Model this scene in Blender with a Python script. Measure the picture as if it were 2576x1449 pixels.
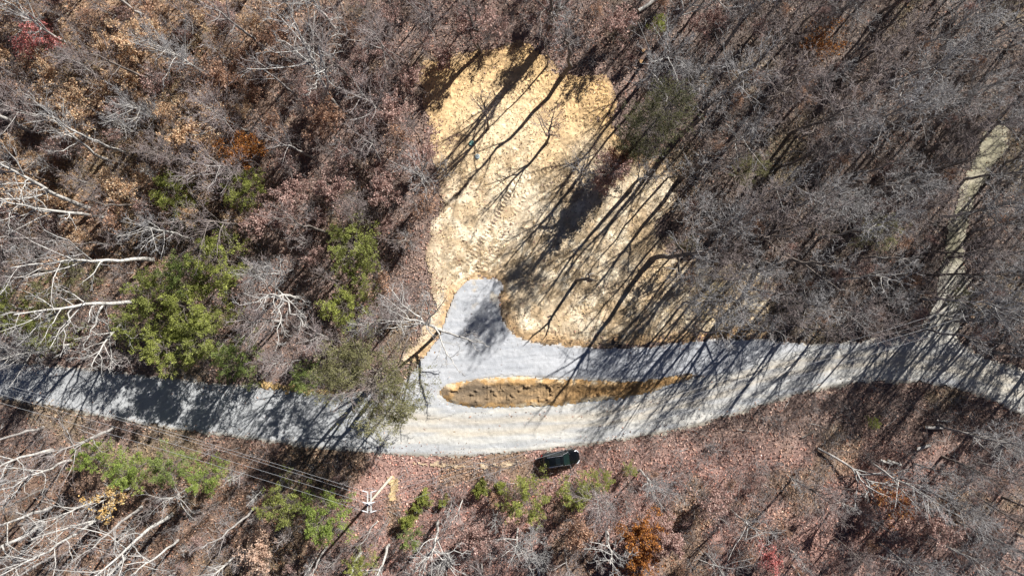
import bpy, math
import numpy as np
from mathutils import Vector

# ------------------------------------------------------------------ scene
sc = bpy.context.scene
col = sc.collection
for o in list(bpy.data.objects):
    bpy.data.objects.remove(o)

# ---- camera: drone straight above the driveway, looking down
CAM_H = 88.0
S = 0.05063                      # metres on the ground per unit of the layout sketch
cam_data = bpy.data.cameras.new('drone_camera')
cam_data.sensor_width = 36.0
cam_data.lens = 36.0 * CAM_H / (2576 * S)
cam_data.clip_start = 1.0
cam_data.clip_end = 2500.0
cam = bpy.data.objects.new('drone_camera', cam_data)
cam.location = (0, 0, CAM_H)
col.objects.link(cam)
sc.camera = cam

# ---- sun and sky
SUN_EL = math.radians(33.0)
SH = np.array([-0.634, -0.773])          # direction in which shadows fall
COT = 1.0 / math.tan(SUN_EL)
world = bpy.data.worlds.new("World")
sc.world = world
world.use_nodes = True
wn = world.node_tree.nodes
wl = world.node_tree.links
bg = wn.get('Background') or wn.new('ShaderNodeBackground')
sky = wn.new('ShaderNodeTexSky')
sky.sky_type = 'NISHITA'
sky.sun_disc = False
sky.sun_elevation = SUN_EL
sky.sun_rotation = math.atan2(-SH[0], -SH[1])
sky.altitude = 600.0
sky.air_density = 0.25
sky.dust_density = 0.0
sky.ozone_density = 4.0
wl.new(sky.outputs[0], bg.inputs[0])
bg.inputs[1].default_value = 0.05
sun_d = bpy.data.lights.new('sun', 'SUN')
sun_d.energy = 5.0
sun_d.angle = math.radians(0.53)
sun_d.color = (1.0, 0.965, 0.915)
sun = bpy.data.objects.new('sun', sun_d)
ldir = Vector((SH[0] * math.cos(SUN_EL), SH[1] * math.cos(SUN_EL), -math.sin(SUN_EL)))
sun.rotation_euler = ldir.to_track_quat('-Z', 'Y').to_euler()
sun.location = (60, 75, 80)
col.objects.link(sun)
sc.view_settings.view_transform = 'Standard'
sc.view_settings.look = 'None'
sc.view_settings.use_curve_mapping = False
sc.view_settings.gamma = 1.0
sc.view_settings.exposure = 1.04

# ------------------------------------------------------------------ helpers
rng = np.random.default_rng(7)

def w2(p):
    """layout sketch -> metres"""
    p = np.asarray(p, float)
    return np.stack([(p[..., 0] - 1288) * S, (724.5 - p[..., 1]) * S], -1)

def _hash(ix, iy, seed):
    n = (ix.astype(np.int64) * 374761393 + iy.astype(np.int64) * 668265263 + seed * 1442695041) & 0x7fffffff
    n = ((n ^ (n >> 13)) * 1274126177) & 0x7fffffff
    return ((n ^ (n >> 16)) & 0xffff) / 65535.0

def vnoise(x, y, seed=0):
    ix = np.floor(x); iy = np.floor(y)
    fx = x - ix; fy = y - iy
    fx = fx * fx * (3 - 2 * fx); fy = fy * fy * (3 - 2 * fy)
    a = _hash(ix, iy, seed); b = _hash(ix + 1, iy, seed)
    c = _hash(ix, iy + 1, seed); d = _hash(ix + 1, iy + 1, seed)
    return (a * (1 - fx) + b * fx) * (1 - fy) + (c * (1 - fx) + d * fx) * fy

def fbm(x, y, scale, seed=0, octv=4):
    t = 0; a = 1.0; s = 0
    for i in range(octv):
        t = t + a * vnoise(x / scale * 2 ** i + 17.3 * i, y / scale * 2 ** i - 9.1 * i, seed + i)
        s += a; a *= 0.5
    return t / s

def sstep(a, b, x):
    t = np.clip((x - a) / (b - a), 0, 1)
    return t * t * (3 - 2 * t)

def psd(P, poly):
    """signed distance to a polygon, positive inside"""
    P = np.asarray(P, float)
    sh = P.shape[:-1]
    P = P.reshape(-1, 2)
    d2 = np.full(len(P), 1e18); ins = np.zeros(len(P), bool)
    n = len(poly)
    for i in range(n):
        a = poly[i]; b = poly[(i + 1) % n]
        ab = b - a
        t = np.clip(((P - a) @ ab) / (ab @ ab + 1e-12), 0, 1)
        q = P - (a + t[:, None] * ab)
        d2 = np.minimum(d2, (q * q).sum(1))
        cond = (a[1] > P[:, 1]) != (b[1] > P[:, 1])
        if abs(b[1] - a[1]) > 1e-12:
            xx = (b[0] - a[0]) * (P[:, 1] - a[1]) / (b[1] - a[1]) + a[0]
            ins ^= cond & (P[:, 0] < xx)
    d = np.sqrt(d2)
    return np.where(ins, d, -d).reshape(sh)

def chaikin(p, it=2):
    p = np.asarray(p, float)
    for _ in range(it):
        q = np.roll(p, -1, 0)
        p = np.stack([0.75 * p + 0.25 * q, 0.25 * p + 0.75 * q], 1).reshape(-1, 2)
    return p

def build(name, V, F, mats, parent=None, smooth=True, color=None, mat_idx=None):
    """one mesh object out of numpy vertices and quads/triangles"""
    me = mesh_data(name, V, F, mats, smooth, color, mat_idx)
    o = bpy.data.objects.new(name, me)
    col.objects.link(o)
    if parent is not None:
        o.parent = parent
    return o

def mesh_data(name, V, F, mats, smooth=True, color=None, mat_idx=None):
    me = bpy.data.meshes.new(name)
    V = np.asarray(V, np.float32)
    Fs = [np.asarray(f, np.int32) for f in (F if isinstance(F, tuple) else (F,)) if len(f)]
    loops = np.concatenate([f.ravel() for f in Fs])
    tot = np.concatenate([np.full(len(f), f.shape[1], np.int32) for f in Fs])
    start = np.concatenate([[0], np.cumsum(tot)[:-1]]).astype(np.int32)
    me.vertices.add(len(V)); me.vertices.foreach_set('co', V.ravel())
    me.loops.add(len(loops)); me.loops.foreach_set('vertex_index', loops)
    me.polygons.add(len(tot))
    me.polygons.foreach_set('loop_start', start)
    me.polygons.foreach_set('loop_total', tot)
    me.polygons.foreach_set('use_smooth', np.full(len(tot), smooth, bool))
    if not isinstance(mats, (list, tuple)):
        mats = [mats]
    for m in mats:
        me.materials.append(m)
    if mat_idx is not None:
        me.polygons.foreach_set('material_index', np.asarray(mat_idx, np.int32))
    if color is not None:
        at = me.attributes.new('tint', 'FLOAT_COLOR', 'POINT')
        c = np.ones((len(V), 4), np.float32); c[:, :3] = color
        at.data.foreach_set('color', c.ravel())
    me.update(calc_edges=True)
    return me

def tag(o, label=None, cat=None, group=None, kind=None):
    if label: o['label'] = label
    if cat: o['category'] = cat
    if group: o['group'] = group
    if kind: o['kind'] = kind
    return o

def empty(name, loc=(0, 0, 0), rz=0.0, sc_=1.0):
    o = bpy.data.objects.new(name, None)
    o.empty_display_size = 0.3
    o.location = loc; o.rotation_euler = (0, 0, rz); o.scale = (sc_,) * 3
    col.objects.link(o)
    return o

def tubes(P, R, sides):
    """P (N,K,3) polylines, R (N,K) radii -> vertices, quads"""
    N, K, _ = P.shape
    T = np.empty_like(P)
    T[:, 1:-1] = P[:, 2:] - P[:, :-2]
    T[:, 0] = P[:, 1] - P[:, 0]; T[:, -1] = P[:, -1] - P[:, -2]
    T /= np.linalg.norm(T, axis=2, keepdims=True) + 1e-9
    ref = np.zeros_like(T[:, :1]); ref[..., 0] = 1.0
    main = np.abs(T[:, :1, 0]) > 0.75
    ref[main] = (0, 1, 0)
    ref = np.broadcast_to(ref, T.shape)
    A = np.cross(T, ref); A /= np.linalg.norm(A, axis=2, keepdims=True) + 1e-9
    B = np.cross(T, A)
    u = np.arange(sides) * 2 * math.pi / sides
    V = P[:, :, None, :] + R[:, :, None, None] * (A[:, :, None, :] * np.cos(u)[:, None] + B[:, :, None, :] * np.sin(u)[:, None])
    V = V.reshape(-1, 3)
    n = np.arange(N)[:, None, None] * (K * sides)
    k = np.arange(K - 1)[None, :, None] * sides
    s = np.arange(sides)[None, None, :]; s2 = (s + 1) % sides
    F = np.stack([n + k + s, n + k + s2, n + k + sides + s2, n + k + sides + s], -1).reshape(-1, 4)
    return V, F

def twigs_mesh(P, R, sides=3):
    """thin shoots that run out to a point: quads, then one ring of triangles at the tip"""
    N, K, _ = P.shape
    V, F = tubes(P, R, sides)
    keep = V.reshape(N, K, sides, 3)[:, :-1].reshape(N, -1, 3)
    V2 = np.concatenate([keep, P[:, -1:]], 1)
    m = (K - 1) * sides + 1
    n = np.arange(N)[:, None, None] * m
    k = np.arange(K - 2)[None, :, None] * sides
    s = np.arange(sides)[None, None, :]; s2 = (s + 1) % sides
    Q = np.stack([n + k + s, n + k + s2, n + k + sides + s2, n + k + sides + s], -1).reshape(-1, 4)
    b = (K - 2) * sides
    T = np.stack([n + b + s, n + b + s2, np.broadcast_to(n + m - 1, (N, 1, sides))], -1).reshape(-1, 3)
    return V2.reshape(-1, 3), (Q, T)

def join_mixed(parts):
    Vs, Qs, Ts, off = [], [], [], 0
    for V, F in parts:
        Q, T = F if isinstance(F, tuple) else (F, np.zeros((0, 3), int))
        Vs.append(V); Qs.append(Q + off); Ts.append(T + off); off += len(V)
    return np.concatenate(Vs), (np.concatenate(Qs), np.concatenate(Ts))

def join(parts):
    Vs, Fs, off = [], [], 0
    for V, F in parts:
        Vs.append(V); Fs.append(F + off); off += len(V)
    return np.concatenate(Vs), np.concatenate(Fs)

BOXQ = np.array([(0, 3, 2, 1), (4, 5, 6, 7), (0, 1, 5, 4), (1, 2, 6, 5), (2, 3, 7, 6), (3, 0, 4, 7)])
def box(x0, x1, y0, y1, z0, z1):
    V = np.array([(x0, y0, z0), (x1, y0, z0), (x1, y1, z0), (x0, y1, z0), (x0, y0, z1), (x1, y0, z1), (x1, y1, z1), (x0, y1, z1)], float)
    return V, BOXQ

# ------------------------------------------------------------------ materials
def new_mat(name, rough=0.9):
    m = bpy.data.materials.new(name); m.use_nodes = True
    nt = m.node_tree
    b = nt.nodes['Principled BSDF']
    b.inputs['Roughness'].default_value = rough
    b.inputs['Specular IOR Level'].default_value = 0.25
    return m, nt, b

def mottled(name, c0, c1, scale, rough=0.9, bump=0.0, bump_scale=None, detail=6, contrast=(0.3, 0.7)):
    m, nt, b = new_mat(name, rough)
    tc = nt.nodes.new('ShaderNodeTexCoord')
    nz = nt.nodes.new('ShaderNodeTexNoise'); nz.inputs['Scale'].default_value = scale; nz.inputs['Detail'].default_value = detail
    nt.links.new(tc.outputs['Object'], nz.inputs['Vector'])
    cr = nt.nodes.new('ShaderNodeValToRGB')
    cr.color_ramp.elements[0].position = contrast[0]; cr.color_ramp.elements[0].color = (*c0, 1)
    cr.color_ramp.elements[1].position = contrast[1]; cr.color_ramp.elements[1].color = (*c1, 1)
    nt.links.new(nz.outputs[0], cr.inputs[0]); nt.links.new(cr.outputs[0], b.inputs['Base Color'])
    if bump:
        bn = nt.nodes.new('ShaderNodeTexNoise'); bn.inputs['Scale'].default_value = bump_scale or scale * 2
        nt.links.new(tc.outputs['Object'], bn.inputs['Vector'])
        bp = nt.nodes.new('ShaderNodeBump'); bp.inputs['Strength'].default_value = bump; bp.inputs['Distance'].default_value = 0.05
        nt.links.new(bn.outputs[0], bp.inputs['Height']); nt.links.new(bp.outputs[0], b.inputs['Normal'])
    return m

def tinted(name, scales, amount, rough=0.95, bump=0.4, bump_dist=0.05, translucent=0.0, speck=None):
    """colour comes from the mesh's own tint attribute, broken up by fine noise"""
    m, nt, b = new_mat(name, rough)
    at = nt.nodes.new('ShaderNodeAttribute'); at.attribute_name = 'tint'
    geo = nt.nodes.new('ShaderNodeNewGeometry')
    last = at.outputs['Color']
    for sc_, am in zip(scales, amount):
        nz = nt.nodes.new('ShaderNodeTexNoise'); nz.inputs['Scale'].default_value = sc_; nz.inputs['Detail'].default_value = 3
        nt.links.new(geo.outputs['Position'], nz.inputs['Vector'])
        mr = nt.nodes.new('ShaderNodeMapRange')
        mr.inputs['From Min'].default_value = 0.3; mr.inputs['From Max'].default_value = 0.7
        mr.inputs['To Min'].default_value = 1 - am; mr.inputs['To Max'].default_value = 1 + am
        nt.links.new(nz.outputs[0], mr.inputs[0])
        mx = nt.nodes.new('ShaderNodeVectorMath'); mx.operation = 'SCALE'
        nt.links.new(last, mx.inputs[0]); nt.links.new(mr.outputs[0], mx.inputs['Scale'])
        last = mx.outputs[0]
    nt.links.new(last, b.inputs['Base Color'])
    if bump:
        bn = nt.nodes.new('ShaderNodeTexNoise'); bn.inputs['Scale'].default_value = scales[0]; bn.inputs['Detail'].default_value = 4
        nt.links.new(geo.outputs['Position'], bn.inputs['Vector'])
        bp = nt.nodes.new('ShaderNodeBump'); bp.inputs['Strength'].default_value = bump; bp.inputs['Distance'].default_value = bump_dist
        nt.links.new(bn.outputs[0], bp.inputs['Height']); nt.links.new(bp.outputs[0], b.inputs['Normal'])
    if translucent:
        tr = nt.nodes.new('ShaderNodeBsdfTranslucent'); nt.links.new(last, tr.inputs['Color'])
        mix = nt.nodes.new('ShaderNodeMixShader'); mix.inputs[0].default_value = translucent
        nt.links.new(b.outputs[0], mix.inputs[1]); nt.links.new(tr.outputs[0], mix.inputs[2])
        nt.links.new(mix.outputs[0], nt.nodes['Material Output'].inputs['Surface'])
    return m

def plain(name, c, rough=0.5, metal=0.0, spec=0.5, coat=0.0):
    m, nt, b = new_mat(name, rough)
    b.inputs['Base Color'].default_value = (*c, 1); b.inputs['Metallic'].default_value = metal
    b.inputs['Specular IOR Level'].default_value = spec
    b.inputs['Coat Weight'].default_value = coat
    return m

M_soil = tinted('leaf_strewn_soil', (9.0, 2.0), (0.35, 0.2), bump=0.7, bump_dist=0.08)
M_litter = tinted('dry_leaf', (3.0,), (0.1,), bump=0, translucent=0.15)
M_dirt = tinted('graded_dirt', (5.0, 1.3, 16.0), (0.16, 0.10, 0.16), bump=0.75, bump_dist=0.07)
M_gravel = tinted('crushed_gravel', (7.0, 22.0), (0.07, 0.16), bump=0.35, bump_dist=0.04)
M_foliage = tinted('evergreen_needles', (1.2,), (0.2,), rough=0.6, bump=0, translucent=0.42)
M_leaf = tinted('autumn_leaf', (1.5,), (0.15,), rough=0.8, bump=0, translucent=0.35)
M_bark_pale = mottled('pale_bark', (0.28, 0.265, 0.245), (0.57, 0.555, 0.525), 2.2, bump=0.4, bump_scale=8)
M_bark_grey = mottled('grey_bark', (0.17, 0.155, 0.145), (0.40, 0.38, 0.36), 1.6, bump=0.4, bump_scale=8)
M_bark_dark = mottled('dark_bark', (0.09, 0.075, 0.065), (0.22, 0.19, 0.17), 1.8, bump=0.4, bump_scale=8)
M_twig_grey = mottled('grey_twig', (0.17, 0.162, 0.16), (0.40, 0.39, 0.39), 0.9)
M_twig_pale = mottled('pale_twig', (0.22, 0.212, 0.205), (0.47, 0.46, 0.445), 0.9)
M_twig_rose = mottled('rosy_twig', (0.19, 0.155, 0.15), (0.37, 0.315, 0.305), 0.9)
M_twig_brown = mottled('brown_twig', (0.15, 0.12, 0.115), (0.34, 0.29, 0.275), 0.9)

# ------------------------------------------------------------------ layout of the open ground
road_poly = chaikin(w2([(-120, 893), (0, 902), (100, 913), (300, 932), (500, 957), (640, 968), (830, 986), (940, 975), (1030, 960), (1100, 985),
    (1160, 1022), (1300, 1026), (1500, 1012), (1640, 986), (1745, 950), (1850, 900), (1950, 868), (2050, 862), (2200, 850), (2290, 838), (2340, 815), (2400, 818), (2420, 868), (2500, 905), (2576, 928), (2760, 990),
    (2760, 1130), (2576, 1052), (2480, 1002), (2400, 978), (2250, 960), (2100, 972), (1950, 1012), (1800, 1062), (1600, 1106), (1400, 1131), (1200, 1152), (1000, 1149), (830, 1135),
    (640, 1110), (400, 1080), (150, 1030), (0, 1004), (-120, 988)]))
drive_poly = chaikin(w2([(985, 1000), (1032, 935), (1066, 893), (1100, 850), (1120, 800), (1140, 742), (1165, 708), (1200, 695), (1250, 698), (1272, 722), (1256, 750), (1262, 800), (1300, 852), (1400, 866),
    (1480, 872), (1600, 873), (1700, 862), (1760, 852), (1850, 850), (1950, 852), (2060, 866), (1980, 900), (1850, 938), (1745, 952), (1640, 958), (1500, 955), (1400, 952), (1280, 946), (1200, 955), (1130, 968), (1098, 985), (1110, 1010), (1170, 1040), (1080, 1060), (990, 1050)]))
island_poly = chaikin(w2([(1102, 985), (1112, 966), (1150, 958), (1200, 951), (1290, 944), (1400, 950), (1500, 955), (1600, 956), (1690, 944), (1740, 934), (1756, 946), (1700, 966), (1640, 985), (1560, 1003), (1470, 1014), (1380, 1022), (1280, 1027), (1180, 1024), (1125, 1012)]))
clear_poly = chaikin(w2([(1052, 175), (1085, 145), (1130, 150), (1180, 132), (1225, 125), (1280, 98), (1330, 92), (1372, 120), (1382, 165), (1415, 188), (1470, 192), (1530, 186), (1552, 230), (1550, 300), (1560, 360),
    (1600, 400), (1670, 410), (1710, 450), (1690, 520), (1660, 590), (1700, 650), (1800, 660), (1900, 640), (1950, 700), (1940, 780), (1960, 850), (1850, 862), (1700, 876), (1500, 886), (1300, 870),
    (1240, 840), (1150, 900), (1060, 920), (998, 922), (1024, 875), (1062, 825), (1084, 770), (1086, 715), (1064, 660), (1085, 590), (1100, 520), (1110, 470), (1085, 420), (1075, 370), (1080, 310), (1062, 250)]))
track_poly = chaikin(w2([(2310, 850), (2342, 770), (2362, 700), (2370, 640), (2380, 560), (2402, 500), (2430, 430), (2460, 370), (2478, 335), (2510, 312), (2545, 318), (2545, 350),
    (2516, 400), (2482, 450), (2450, 520), (2432, 580), (2425, 640), (2440, 700), (2430, 760), (2415, 860)]))
OPEN = [road_poly, drive_poly, clear_poly, track_poly, island_poly]

def open_sd(P):
    d = psd(P, OPEN[0])
    for p in OPEN[1:]:
        d = np.maximum(d, psd(P, p))
    return d

class Raster:
    """signed distance looked up from a grid: fast for many small questions"""
    def __init__(self, fn, st=0.4):
        self.st = st; self.x0, self.y0 = -100.0, -60.0
        xs = np.arange(-100, 110, st); ys = np.arange(-60, 80, st)
        X, Y = np.meshgrid(xs, ys); self.g = fn(np.stack([X, Y], -1))
    def __call__(self, P):
        P = np.asarray(P, float)
        fx = np.clip((P[..., 0] - self.x0) / self.st, 0, self.g.shape[1] - 1.001); fy = np.clip((P[..., 1] - self.y0) / self.st, 0, self.g.shape[0] - 1.001)
        i = fx.astype(int); j = fy.astype(int); a = fx - i; b = fy - j; g = self.g
        return (g[j, i] * (1 - a) + g[j, i + 1] * a) * (1 - b) + (g[j + 1, i] * (1 - a) + g[j + 1, i + 1] * a) * b
open_sd = Raster(open_sd)

def terrain(x, y, sd=None):
    if sd is None:
        sd = open_sd(np.stack([x, y], -1))
    m = sstep(0.3, 5.0, -sd)
    return m * ((fbm(x, y, 9.0, 3, 3) - 0.35) * 1.6) - 0.02

def litter_color(x, y):
    """own colour of the fallen leaves from place to place"""
    u = x / S + 1288; v = 724.5 - y / S
    n = fbm(x, y, 7.0, 11, 3); n2 = fbm(x, y, 2.2, 19, 3)
    tan = np.array((0.40, 0.275, 0.185)); pink = np.array((0.31, 0.225, 0.19)); grey = np.array((0.225, 0.178, 0.152)); red = np.array((0.42, 0.265, 0.225))
    olive = np.array((0.25, 0.21, 0.115)); brown = np.array((0.20, 0.135, 0.10))
    wt = sstep(900, 350, u + (v - 250) * 0.6) * sstep(900, 600, v)
    wr = sstep(1450, 1850, u) * sstep(1000, 800, v)
    wb = sstep(1060, 1180, v)
    c = pink + (tan - pink) * wt[..., None]
    c = c + (grey - c) * wr[..., None]
    cb = red + (brown * 1.4 - red) * (sstep(1000, 600, u))[..., None]
    cb = cb + (np.array((0.36, 0.25, 0.215)) - cb) * sstep(2100, 2500, u)[..., None]
    c = c + (cb - c) * wb[..., None]
    ol = sstep(0.58, 0.72, n) * 0.45
    c = c + (olive - c) * ol[..., None]
    c = c * (0.70 + 0.62 * n2)[..., None]
    return c

# ------------------------------------------------------------------ ground sheet
def grid_axis(a, b, st, outer):
    inner = np.arange(a, b + 1e-6, st)
    return np.concatenate([[-v for v in outer[::-1]], inner, outer])
gx = grid_axis(-84, 92, 0.6, [110, 150, 230, 380, 650])
gy = grid_axis(-52, 68, 0.6, [90, 140, 220, 380, 650])
GX, GY = np.meshgrid(gx, gy)
osd = open_sd(np.stack([GX, GY], -1))
GZ = terrain(GX, GY, osd)
nx, ny = len(gx), len(gy)
ii = (np.arange(ny - 1)[:, None] * nx + np.arange(nx - 1)[None, :]).ravel()
GF = np.stack([ii, ii + 1, ii + nx + 1, ii + nx], -1)
gc = litter_color(GX, GY) * 0.7
ground = build('ground', np.stack([GX, GY, GZ], -1).reshape(-1, 3), GF, M_soil, color=gc.reshape(-1, 3))
tag(ground, 'forest floor of brown soil under fallen leaves', kind='structure')

def sheet(name, poly, mat, z0, step, relief, colour, holes=(), rough_edge=0.5, label=None, edge_noise=0.9, smooth=False, zlow=0.03, under=None):
    lo = poly.min(0) - 0.6; hi = poly.max(0) + 0.6
    lo = np.maximum(lo, (-78, -48)); hi = np.minimum(hi, (84, 60))
    xs = np.arange(lo[0], hi[0], step); ys = np.arange(lo[1], hi[1], step)
    X, Y = np.meshgrid(xs, ys)
    sd = psd(np.stack([X, Y], -1), poly)
    if under is not None:
        sd = np.maximum(sd, psd(np.stack([X, Y], -1), under) + 0.7)
    for h in holes:
        sd = np.minimum(sd, -psd(np.stack([X, Y], -1), h) + 0.75)
    e = (fbm(X, Y, edge_noise, 31, 4) - 0.5) * 2 * rough_edge + (_hash(np.round(X / step), np.round(Y / step), 5) - 0.5) * 0.28
    keep = sd + e > 0
    Z = np.minimum(z0, zlow + 0.25 * np.maximum(sd, 0)) + relief(X, Y, sd)
    C = colour(X, Y, sd)
    nx = len(xs)
    k = keep[:-1, :-1] & keep[1:, :-1] & keep[:-1, 1:] & keep[1:, 1:]
    r, c = np.nonzero(k)
    i0 = r * nx + c
    F = np.stack([i0, i0 + 1, i0 + nx + 1, i0 + nx], -1)
    used, inv = np.unique(F, return_inverse=True)
    V = np.stack([X, Y, Z], -1).reshape(-1, 3)[used]
    o = build(name, V, inv.reshape(-1, 4), mat, smooth=smooth, color=C.reshape(-1, 3)[used])
    tag(o, label, kind='structure')
    return o

def mixc(a, b, t):
    return a + (np.asarray(b) - a) * np.asarray(t)[..., None]

def dirt_colour(X, Y, sd):
    u = X / S + 1288; v = 724.5 - Y / S
    n = fbm(X, Y, 5.0, 41, 3); n2 = fbm(X, Y, 1.6, 43, 4); n3 = fbm(X * 2.2, Y * 0.8, 0.8, 47, 3)
    gold = np.array((0.61, 0.405, 0.19)); cream = np.array((0.64, 0.53, 0.38)); tan = np.array((0.51, 0.405, 0.275)); clay = np.array((0.50, 0.30, 0.13))
    c = np.broadcast_to(gold, X.shape + (3,)).copy()
    c = mixc(c, cream, sstep(300, 480, v + (n - 0.5) * 160) )
    core = np.exp(-(((u - 1270) / 150) ** 2 + ((v - 330) / 120) ** 2))
    c = mixc(c, (0.72, 0.585, 0.39), 0.85 * core)
    c = mixc(c, tan, sstep(480, 640, v + (n - 0.5) * 150) * (0.55 + 0.45 * sstep(1150, 1350, u)))
    c = mixc(c, (0.76, 0.66, 0.49), sstep(0.52, 0.62, n2) * sstep(380, 540, v) * 0.75)
    c = mixc(c, (0.40, 0.27, 0.14), sstep(0.56, 0.68, fbm(X, Y, 3.2, 59, 4)) * 0.5)
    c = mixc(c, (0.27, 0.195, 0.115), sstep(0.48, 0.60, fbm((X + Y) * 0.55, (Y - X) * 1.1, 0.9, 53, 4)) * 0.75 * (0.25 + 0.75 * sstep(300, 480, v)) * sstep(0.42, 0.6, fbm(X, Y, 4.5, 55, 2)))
    c = mixc(c, (0.40, 0.33, 0.16), sstep(0.55, 0.7, fbm(X, Y, 3.6, 57, 4)) * 0.5 * sstep(1550, 1800, u))
    c = mixc(c, (0.56, 0.46, 0.33), sstep(1160, 1090, u) * sstep(560, 640, v) * 0.7)
    dd = -psd(np.stack([X, Y], -1), drive_poly)
    c = mixc(c, clay, sstep(1.7, 0.3, dd + (n2 - 0.5) * 2.0) * sstep(640, 720, v) * 0.6)
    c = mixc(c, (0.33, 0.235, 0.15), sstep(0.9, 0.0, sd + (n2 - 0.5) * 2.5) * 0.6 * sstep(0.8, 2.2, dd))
    fine = fbm(X + 0.4 * Y, Y - 0.5 * X, 0.35, 49, 2)
    return c * (0.84 + 0.32 * n3)[..., None] * (0.82 + 0.36 * fine)[..., None]

def dirt_relief(X, Y, sd):
    r = (fbm(X, Y, 1.1, 61, 3) - 0.5) * 0.16 + (fbm(X, Y, 0.4, 67, 2) - 0.5) * 0.075 + np.maximum(fbm(X, Y, 0.55, 69, 2) - 0.70, 0) * 0.6
    # cleat marks of a tracked machine, in passes that cross the lot
    for (px, py, dx, dy, ln) in PASSES:
        d = np.array((dx, dy)) / math.hypot(dx, dy)
        a = (X - px) * d[0] + (Y - py) * d[1]; b = -(X - px) * d[1] + (Y - py) * d[0]
        b = b + 0.5 * np.sin(a * 0.25)
        for off in (-0.95, 0.95):
            m = sstep(0.36, 0.24, np.abs(b - off)) * sstep(0, 1, a) * sstep(ln, ln - 1, a)
            r = r + m * (0.035 * np.sin(a * 2 * math.pi / 0.48) - 0.03)
    return r * sstep(0.0, 0.8, sd) - 0.09 * sstep(-0.6, 0.2, psd(np.stack([X, Y], -1), drive_poly))
PASSES = []
_r = np.random.default_rng(5)
for (u, v, ang, ln) in [(1150, 330, -25, 18), (1300, 260, 35, 11), (1480, 330, 82, 7), (1500, 330, 80, 7), (1400, 285, 8, 8), (1120, 560, -60, 14), (1160, 690, 55, 14), (1180, 690, 60, 12), (1350, 620, -20, 14), (1420, 760, 12, 15), (1560, 700, -35, 9), (1340, 845, -3, 22), (1620, 830, 5, 16), (1260, 480, 20, 14)]:
    p = w2((u, v)); PASSES.append((p[0], p[1], math.cos(math.radians(ang)), math.sin(math.radians(ang)), ln))

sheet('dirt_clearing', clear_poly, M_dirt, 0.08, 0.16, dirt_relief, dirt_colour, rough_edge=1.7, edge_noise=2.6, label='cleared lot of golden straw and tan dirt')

def track_colour(X, Y, sd):
    n = fbm(X, Y, 2.0, 71, 4); n2 = fbm(X, Y, 0.6, 73, 3)
    v = 724.5 - Y / S
    c = mixc(np.broadcast_to(np.array((0.40, 0.365, 0.275)), X.shape + (3,)), (0.27, 0.25, 0.175), sstep(0.4, 0.65, n))
    c = mixc(c, (0.47, 0.45, 0.40), sstep(620, 740, v) * 0.8)
    return c * (0.8 + 0.4 * n2)[..., None]
sheet('dirt_track', track_poly, M_dirt, 0.07, 0.2, lambda X, Y, sd: (fbm(X, Y, 0.7, 75, 3) - 0.5) * 0.09 * sstep(0, 0.8, sd), track_colour, rough_edge=0.8, edge_noise=1.4, label='pale mossy track running up from the road')

road_top = w2([(-120, 893), (0, 902), (300, 932), (640, 968), (830, 986), (1000, 1010), (1200, 1030), (1500, 1012), (1745, 950), (1950, 885), (2200, 865), (2420, 880), (2576, 935), (2760, 990)])
road_bot = w2([(-120, 988), (0, 1004), (400, 1080), (640, 1110), (830, 1135), (1000, 1149), (1200, 1152), (1400, 1131), (1600, 1106), (1800, 1062), (1950, 1012), (2100, 972), (2250, 960), (2400, 978), (2576, 1052), (2760, 1130)])
def road_lat(X, Y):
    t = np.interp(X, road_top[:, 0], road_top[:, 1]); b = np.interp(X, road_bot[:, 0], road_bot[:, 1])
    return (Y - b) / np.maximum(t - b, 0.5)
def road_colour(X, Y, sd):
    L = road_lat(X, Y); u = X / S + 1288
    n = fbm(X * 0.16, Y * 1.6, 1.0, 81, 4); n2 = fbm(X, Y, 1.4, 83, 4); n3 = fbm(X, Y, 6.0, 85, 2); n4 = fbm(X, Y, 0.4, 86, 2)
    grey = np.array((0.40, 0.412, 0.422)); white = np.array((0.53, 0.52, 0.485)); tan = np.array((0.52, 0.455, 0.355)); dk = np.array((0.32, 0.32, 0.305))
    c = mixc(np.broadcast_to(grey, X.shape + (3,)), white, sstep(0.38, 0.62, n) * sstep(900, 1050, u))
    for cen, wd in ((0.30, 0.085), (0.50, 0.075), (0.72, 0.09)):
        s = np.exp(-((L + (n - 0.5) * 0.16 + 0.02 * np.sin(X * 0.12) - cen) / wd) ** 2)
        c = mixc(c, white if cen < 0.4 else tan, 0.65 * s * sstep(850, 1050, u))
    c = mixc(c, dk, sstep(0.13, 0.04, L + (n2 - 0.5) * 0.12) * 0.8)
    c = mixc(c, (0.50, 0.46, 0.38), sstep(2050, 2250, u) * 0.35 * sstep(0.35, 0.6, n3))
    c = mixc(c, (0.55, 0.47, 0.34), sstep(0.7, 0.0, sd) * 0.5)
    return c * (0.86 + 0.22 * n2 + 0.10 * (n4 - 0.5))[..., None]
def gravel_relief(X, Y, sd):
    return ((fbm(X * 0.25, Y * 1.2, 0.8, 91, 3) - 0.5) * 0.07 + (fbm(X, Y, 0.4, 93, 2) - 0.5) * 0.06) * sstep(0, 0.6, sd)
sheet('gravel_road', road_poly, M_gravel, 0.10, 0.18, gravel_relief, road_colour, holes=(island_poly,), under=island_poly, zlow=0.0, rough_edge=0.55, edge_noise=1.2, label='pale gravel road curving past the clearing')
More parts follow.
